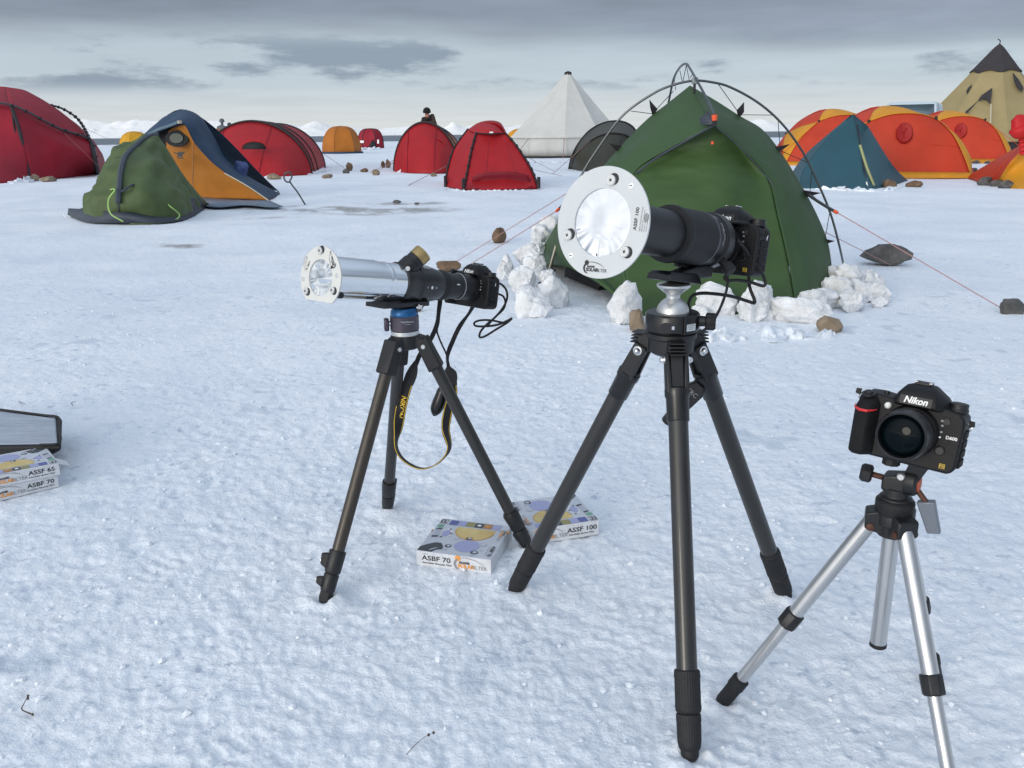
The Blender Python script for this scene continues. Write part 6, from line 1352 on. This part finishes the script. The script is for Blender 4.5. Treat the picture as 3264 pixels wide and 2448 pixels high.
# cables of the telephoto camera
def c6(x, y): return (1700+x*.3737, 480+y*.3737)
cb2 = thing('camera_cable', 'black cables looping from the telephoto camera round the silver ball head', 'cable', tuple(K(*c6(1330, 1340), 1.56)))
line('cord', [K(*c6(x, y), Y) for x, y, Y in ((1650, 620, 1.60), (1760, 610, 1.59), (1850, 640, 1.60), (1872, 720, 1.62), (1870, 850, 1.62), (1850, 980, 1.62), (1838, 1100, 1.62), (1850, 1180, 1.61), (1885, 1270, 1.60), (1888, 1300, 1.60), (1830, 1285, 1.60), (1700, 1245, 1.59), (1550, 1222, 1.58), (1420, 1218, 1.57), (1350, 1245, 1.56), (1325, 1300, 1.56), (1328, 1345, 1.56))], .0032, BLKR, cb2, n=140, seg=8)
line('cord', [K(*c6(x, y), Y) for x, y, Y in ((1740, 760, 1.57), (1800, 830, 1.57), (1860, 920, 1.58), (1920, 1000, 1.58), (1965, 1075, 1.59), (1980, 1140, 1.59), (1960, 1155, 1.59), (1860, 1125, 1.59), (1740, 1105, 1.58), (1660, 1108, 1.57), (1630, 1085, 1.57), (1655, 1060, 1.57))], .0030, BLKR, cb2, n=100, seg=8)
line('cord', [K(*c6(x, y), Y) for x, y, Y in ((1655, 1060, 1.57), (1658, 1130, 1.57), (1640, 1220, 1.57), (1600, 1330, 1.56), (1560, 1410, 1.56), (1520, 1480, 1.57), (1440, 1540, 1.58), (1400, 1560, 1.58))], .0026, BLKR, cb2, n=60, seg=8)
def c7(x, y): return (1900+x*.3315, 850+y*.3315)
r2 = thing('remote_release', 'black timer remote hanging behind the middle leg of the telephoto tripod', 'remote', tuple(K(*c7(690, 1500), 1.53)))
rx = (K(*c7(1000, 1140), 1.53)-K(*c7(690, 1480), 1.53)).normalized(); ry = _f.copy(); rz = rx.cross(ry).normalized(); ry = rz.cross(rx)
Fr = Matrix.Translation(K(*c7(850, 1300), 1.53)) @ Matrix((rx, ry, rz)).transposed().to_4x4()
MB(Fr).hull([(x, y, z) for x, y, z in ((-.052, -.006, -.012), (-.056, 0, 0), (-.052, -.006, .010), (.030, -.008, -.018), (.044, -.008, -.008), (.044, -.008, .010), (.034, -.008, .016), (-.052, .008, -.012), (-.052, .008, .010), (.030, .010, -.018), (.044, .010, -.008), (.044, .010, .010), (.034, .010, .016))]).build('handset', BLKS, r2, bevel=.003)
text('lettering', 'TRC', .012, Fr @ Matrix.Translation((.022, -.0086, .002)) @ Matrix.Rotation(math.radians(90), 4, 'Y'), GREYINK, r2)
line('cord', [K(*c7(950, 1110), 1.53), K(*c7(985, 1085), 1.53), K(*c7(1000, 1060), 1.54)], .004, BLKR, r2)
# ------------------------------------------------------------------ cartons, case, twigs
CARD = mat('printed_card', (.52, .55, .60), .45, var=.05, vsc=20, coat=.15)
CARDS = mat('card_side', (.56, .57, .59), .55, col2=(.70, .71, .73), vsc=55)
SUNP = mat('printed_sun', (.55, .38, .12), .45, col2=(.68, .56, .25), vsc=20)
SUNE = mat('printed_sun_rim', (.52, .26, .05), .45)
LIL = mat('printed_lilac', (.34, .36, .56), .45); LGR = mat('printed_grey', (.42, .44, .52), .45); PBLU = mat('printed_blue', (.10, .12, .32), .45); POLV = mat('printed_olive', (.28, .25, .10), .45)
PBRN = mat('printed_brown', (.40, .20, .09), .45); PDRK = mat('printed_dark', (.05, .055, .06), .4); PGRN = mat('printed_green', (.16, .36, .24), .45)
FROST = mat('frost', (.82, .86, .90), .7)
def carton(label, c, ang, w, d, h, z0, title, sub, flip, front, tilt=0, group='printed filter cartons on the snow', open_flap=False):
    """c = front left bottom corner; local x along the front edge, y to the back"""
    F = Matrix.Translation((c[0], c[1], z0)) @ Matrix.Rotation(math.radians(ang), 4, 'Z') @ Matrix.Rotation(math.radians(tilt), 4, 'Y')
    o = thing('carton', label, 'box', tuple(F @ Vector((w/2, d/2, 0))), group)
    bd = MB(F); bd.box((w/2, d/2, h/2), (w, d, h)); bd.build('carton_body', CARDS, o, bevel=.0012)
    MB(F).box((w/2, d/2, h+.0003), (w-.003, d-.003, .0006)).build('top_print', CARD, o)
    # frame for the lid print: local x right, z up the lid, seen from above
    T = F @ Matrix.Translation((w/2, d/2, h+.0008)) @ Matrix.Rotation(math.radians(-90), 4, 'X')
    if flip: T = T @ Matrix.Rotation(math.radians(180), 4, 'Y')
    def disc(nm, x, z, r, m_, y, n=40, a0=0, a1=360, sq=1.0):
        V = [(x+r*sq*math.cos(math.radians(a0+(a1-a0)*k/n)), -y, z+r*math.sin(math.radians(a0+(a1-a0)*k/n))) for k in range(n+1)]
        MB(T).add(V, [list(range(n+1))]).build(nm, m_, o, smooth=0)
    def quad(nm, pts, m_, y): MB(T).add([(x, -y, z) for x, z in pts], [list(range(len(pts)))]).build(nm, m_, o, smooth=0)
    k = w/.178
    disc('printed_sun_rim', .012*k, .038*k, .048*k, SUNE, .0003, a0=180, a1=360); disc('printed_sun', .012*k, .038*k, .0455*k, SUNP, .0005, a0=180, a1=360)
    quad('printed_sun_top', [(-.036*k, .038*k), (.060*k, .038*k), (.058*k, .052*k), (-.034*k, .052*k)], SUNP, .0004)
    for i, m_ in enumerate((PBLU, LIL, POLV, PDRK, PBRN, LIL)):
        x = -.062*k+i*.0215*k; quad('printed_picture', [(x, .058*k), (x+.0205*k, .058*k), (x+.0205*k, .083*k), (x, .083*k)], m_, .0006)
    disc('picture_dot', .0125*k, .070*k, .005*k, WINK, .0009, 16); disc('picture_dot', .034*k, .070*k, .006*k, SUNE, .0009, 16)
    quad('printed_scope', [(-.083*k, .032*k), (-.070*k, .036*k), (-.066*k, -.012*k), (-.080*k, -.016*k)], LGR, .0003)
    quad('scope_band', [(-.083*k, .032*k), (-.070*k, .036*k), (-.069*k, .029*k), (-.083*k, .025*k)], PDRK, .0006); quad('scope_band', [(-.081*k, -.008*k), (-.066*k, -.004*k), (-.066*k, -.012*k), (-.080*k, -.016*k)], PDRK, .0006)
    disc('printed_plate', -.050*k, .012*k, .026*k, CARDS, .0003, 30, sq=.55); disc('printed_film', -.052*k, .010*k, .018*k, LIL, .0006, 30, sq=.55)
    for x, z in ((-.048, .034), (-.040, .012), (-.058, -.010)): disc('printed_screw', x*k, z*k, .003*k, PDRK, .0008, 12)
    quad('printed_binocular', [(-.088*k, -.086*k), (-.088*k, -.068*k), (-.074*k, -.052*k), (-.060*k, -.040*k), (-.046*k, -.040*k), (-.036*k, -.056*k), (-.034*k, -.070*k), (-.046*k, -.074*k), (-.054*k, -.088*k)], PDRK, .0004)
    quad('binocular_glint', [(-.062*k, -.078*k), (-.056*k, -.070*k), (-.046*k, -.062*k), (-.050*k, -.070*k), (-.060*k, -.082*k)], LGR, .0007)
    disc('printed_filter', .016*k, -.040*k, .030*k, LIL, .0004, 36, sq=1.0)
    for x, z, r in ((-.026, -.050, .008), (.010, -.002, .008), (.042, -.066, .009), (.054, -.052, .004), (-.020, -.012, .005), (-.012, -.008, .004), (.050, -.024, .010), (-.028, -.068, .005), (.040, -.078, .005)):
        disc('printed_part', x*k, z*k, r*k, PDRK if r > .0075 and r < .0095 else LGR, .0005, 20); disc('printed_part_hole', x*k+.001*k, z*k+.0005, r*.55*k, CARD, .0008, 16)
    disc('green_mark', -.078*k, .046*k, .0085*k, PGRN, .0005, 24); quad('seal_print', [(-.086*k, .060*k), (-.068*k, .060*k), (-.068*k, .084*k), (-.086*k, .084*k)], GREYINK, .0005)
    for q in range(4): disc('seal_ring', -.083*k+.004*q*k, .072*k, .0058*k, CARD if q % 2 else INK, .0007+.0002*q, 16, sq=.5)
    Tv = T @ Matrix.Translation((.0765*k, -.0012, .022*k)) @ Matrix.Rotation(math.radians(90), 4, 'Y')
    solar_logo(Tv @ Matrix.Translation((-.008*k, 0, .002)), .056*k, o, True)
    text('title', title, .0135*k, T @ Matrix.Translation((.078*k, -.0012, -.052*k)) @ Matrix.Rotation(math.radians(90), 4, 'Y'), INK, o, bold=.0002, sx=1.1)
    text('subtitle', sub, .0042*k, T @ Matrix.Translation((.069*k, -.0012, -.052*k)) @ Matrix.Rotation(math.radians(90), 4, 'Y'), INK, o, res=1)
    # front face
    Fs = F @ Matrix.Translation((0, -.0004, h/2))
    if front == 'left':
        text('title', title, .0165, Fs @ Matrix.Translation((.048, 0, .003)), INK, o, bold=.0003, sx=1.22); text('subtitle', sub, .0062, Fs @ Matrix.Translation((.050, 0, -.0085)), INK, o, bold=.0001, sx=1.05, res=2)
        solar_logo(Fs @ Matrix.Translation((.128, 0, -.003)), .078, o, True); text('small_print', 'Adapter', .0045, Fs @ Matrix.Translation((.022, 0, .0135)), GREYINK, o)
    else:
        text('title', title, .0165, Fs @ Matrix.Translation((w-.045, 0, .003)), INK, o, bold=.0003, sx=1.22); text('subtitle', sub, .0062, Fs @ Matrix.Translation((w-.046, 0, -.0085)), INK, o, bold=.0001, sx=1.05, res=2)
        solar_logo(Fs @ Matrix.Translation((.055, 0, -.003)), .085, o, True)
    Fl = F @ Matrix.Translation((-.0004, d*.45, h/2)) @ Matrix.Rotation(math.radians(-90), 4, 'Z'); solar_logo(Fl, .075, o, True)
    if open_flap: MB(F).hull([(w, .002, h-.002), (w+.028, .006, h-.016), (w+.028, .050, h-.016), (w, .055, h-.002), (w, .002, h-.0035), (w+.028, .006, h-.018)]).build('open_flap', CARDS, o)
    return o
carton('printed filter carton lying alone between the two big tripods', (-.223, 1.802), -15.3, .178, .180, .036, .002, 'ASBF 70', 'AstroSolar Binocular Filter', False, 'left', .6)
carton('printed filter carton lying behind the crossing tripod feet', (.036, 1.893), 17.0, .182, .172, .039, .002, 'ASSF 100', 'AstroSolar Spotter Filter', True, 'right', -.5)
carton('lower printed carton of the stack at the left edge', (-1.424, 2.172), 40.5, .182, .172, .038, .002, 'ASBF 70', 'AstroSolar Binocular Filter', True, 'right')
carton('upper printed carton with torn flap on the stack at the left edge', (-1.418, 2.178), 38.0, .180, .172, .036, .0425, 'ASSF 65', 'AstroSolar Spotter Filter', True, 'right', 1.0, open_flap=True)
cs = thing('padded_case', 'open black padded case with silver-grey lining at the left edge', 'case', (-1.6, 2.6, 0))
FOIL = mat('silver_lining', (.42, .46, .52), .42, metal=.25, var=.12, vsc=9, bump=.006, bsc=16, stretch=(1, 3, 1))
RN, RF = Vector((-1.335, 2.405, .088)), Vector((-1.462, 2.668, .088)); LN, LF_ = RN+Vector((-.55, -.01, 0)), RF+Vector((-.55, .20, 0))
MB().hull([p+Vector((dx, 0, dz)) for p, dx in ((RN, .009), (RF, .009), (LN, 0), (LF_, 0)) for dz in (-.002, -.020)]+[Vector((-1.45, 2.46, .004)), Vector((-1.56, 2.62, .004)), LN-Vector((0, 0, .085)), LF_-Vector((0, 0, .085))]).build('case_shell', BLKR, cs, bevel=.012, segs=3)
MB().hull([p+Vector((dx, dy, dz)) for p, dx, dy in ((RN, -.004, .010), (RF, -.004, -.010), (LN, 0, .010), (LF_, 0, -.01)) for dz in (0, -.012)]).build('lining_panel', FOIL, cs, bevel=.010, segs=3)
MB().tube(catmull([RN+Vector((-.05, -.004, .001)), RN+Vector((0, .004, .001)), RN.lerp(RF, .5)+Vector((.003, 0, .001)), RF+Vector((0, -.006, .001)), RF+Vector((-.06, .018, .001)), LF_], 60), .004, 8).build('edge_piping', BLKR, cs)
TW = mat('dry_twig', (.07, .05, .035), .8)
def twig(label, pts, r=.0012, heads=()):
    P = [G(x, y, z) for x, y, z in pts]; o = thing('twig', label, 'twig', tuple(P[0])); MB().tube(catmull(P, 24), [r*(1-.5*i/23) for i in range(24)], 6).build('stem', TW, o)
    for (x, y, z) in heads: lump('seed_head', tuple(G(x, y, z)), .0040, .0035, .0055, x, TW, 2, .6, parent=o)
twig('thin bent dry twig standing on the snow at lower left', [(105, 2278, .004), (85, 2270, .006), (70, 2262, .01), (75, 2245, .03), (90, 2218, .05)], .0013, ((90, 2218, .05), (88, 2226, .046), (104, 2277, .006)))
twig('fine dry grass stem with seed head on the snow at the bottom', [(1296, 2405, .003), (1320, 2378, .008), (1350, 2352, .012), (1382, 2336, .016)], .0007, ((1366, 2343, .014), (1382, 2336, .016)))
twig('small dark stalk lying on the snow left of the bronze tripod', [(232, 1292, .01), (228, 1284, .015), (240, 1280, .02)], .0015)
twig('short dark stalk poking from the snow behind the padded case', [(60, 1280, .005), (70, 1284, .008), (80, 1286, .01)], .0015)
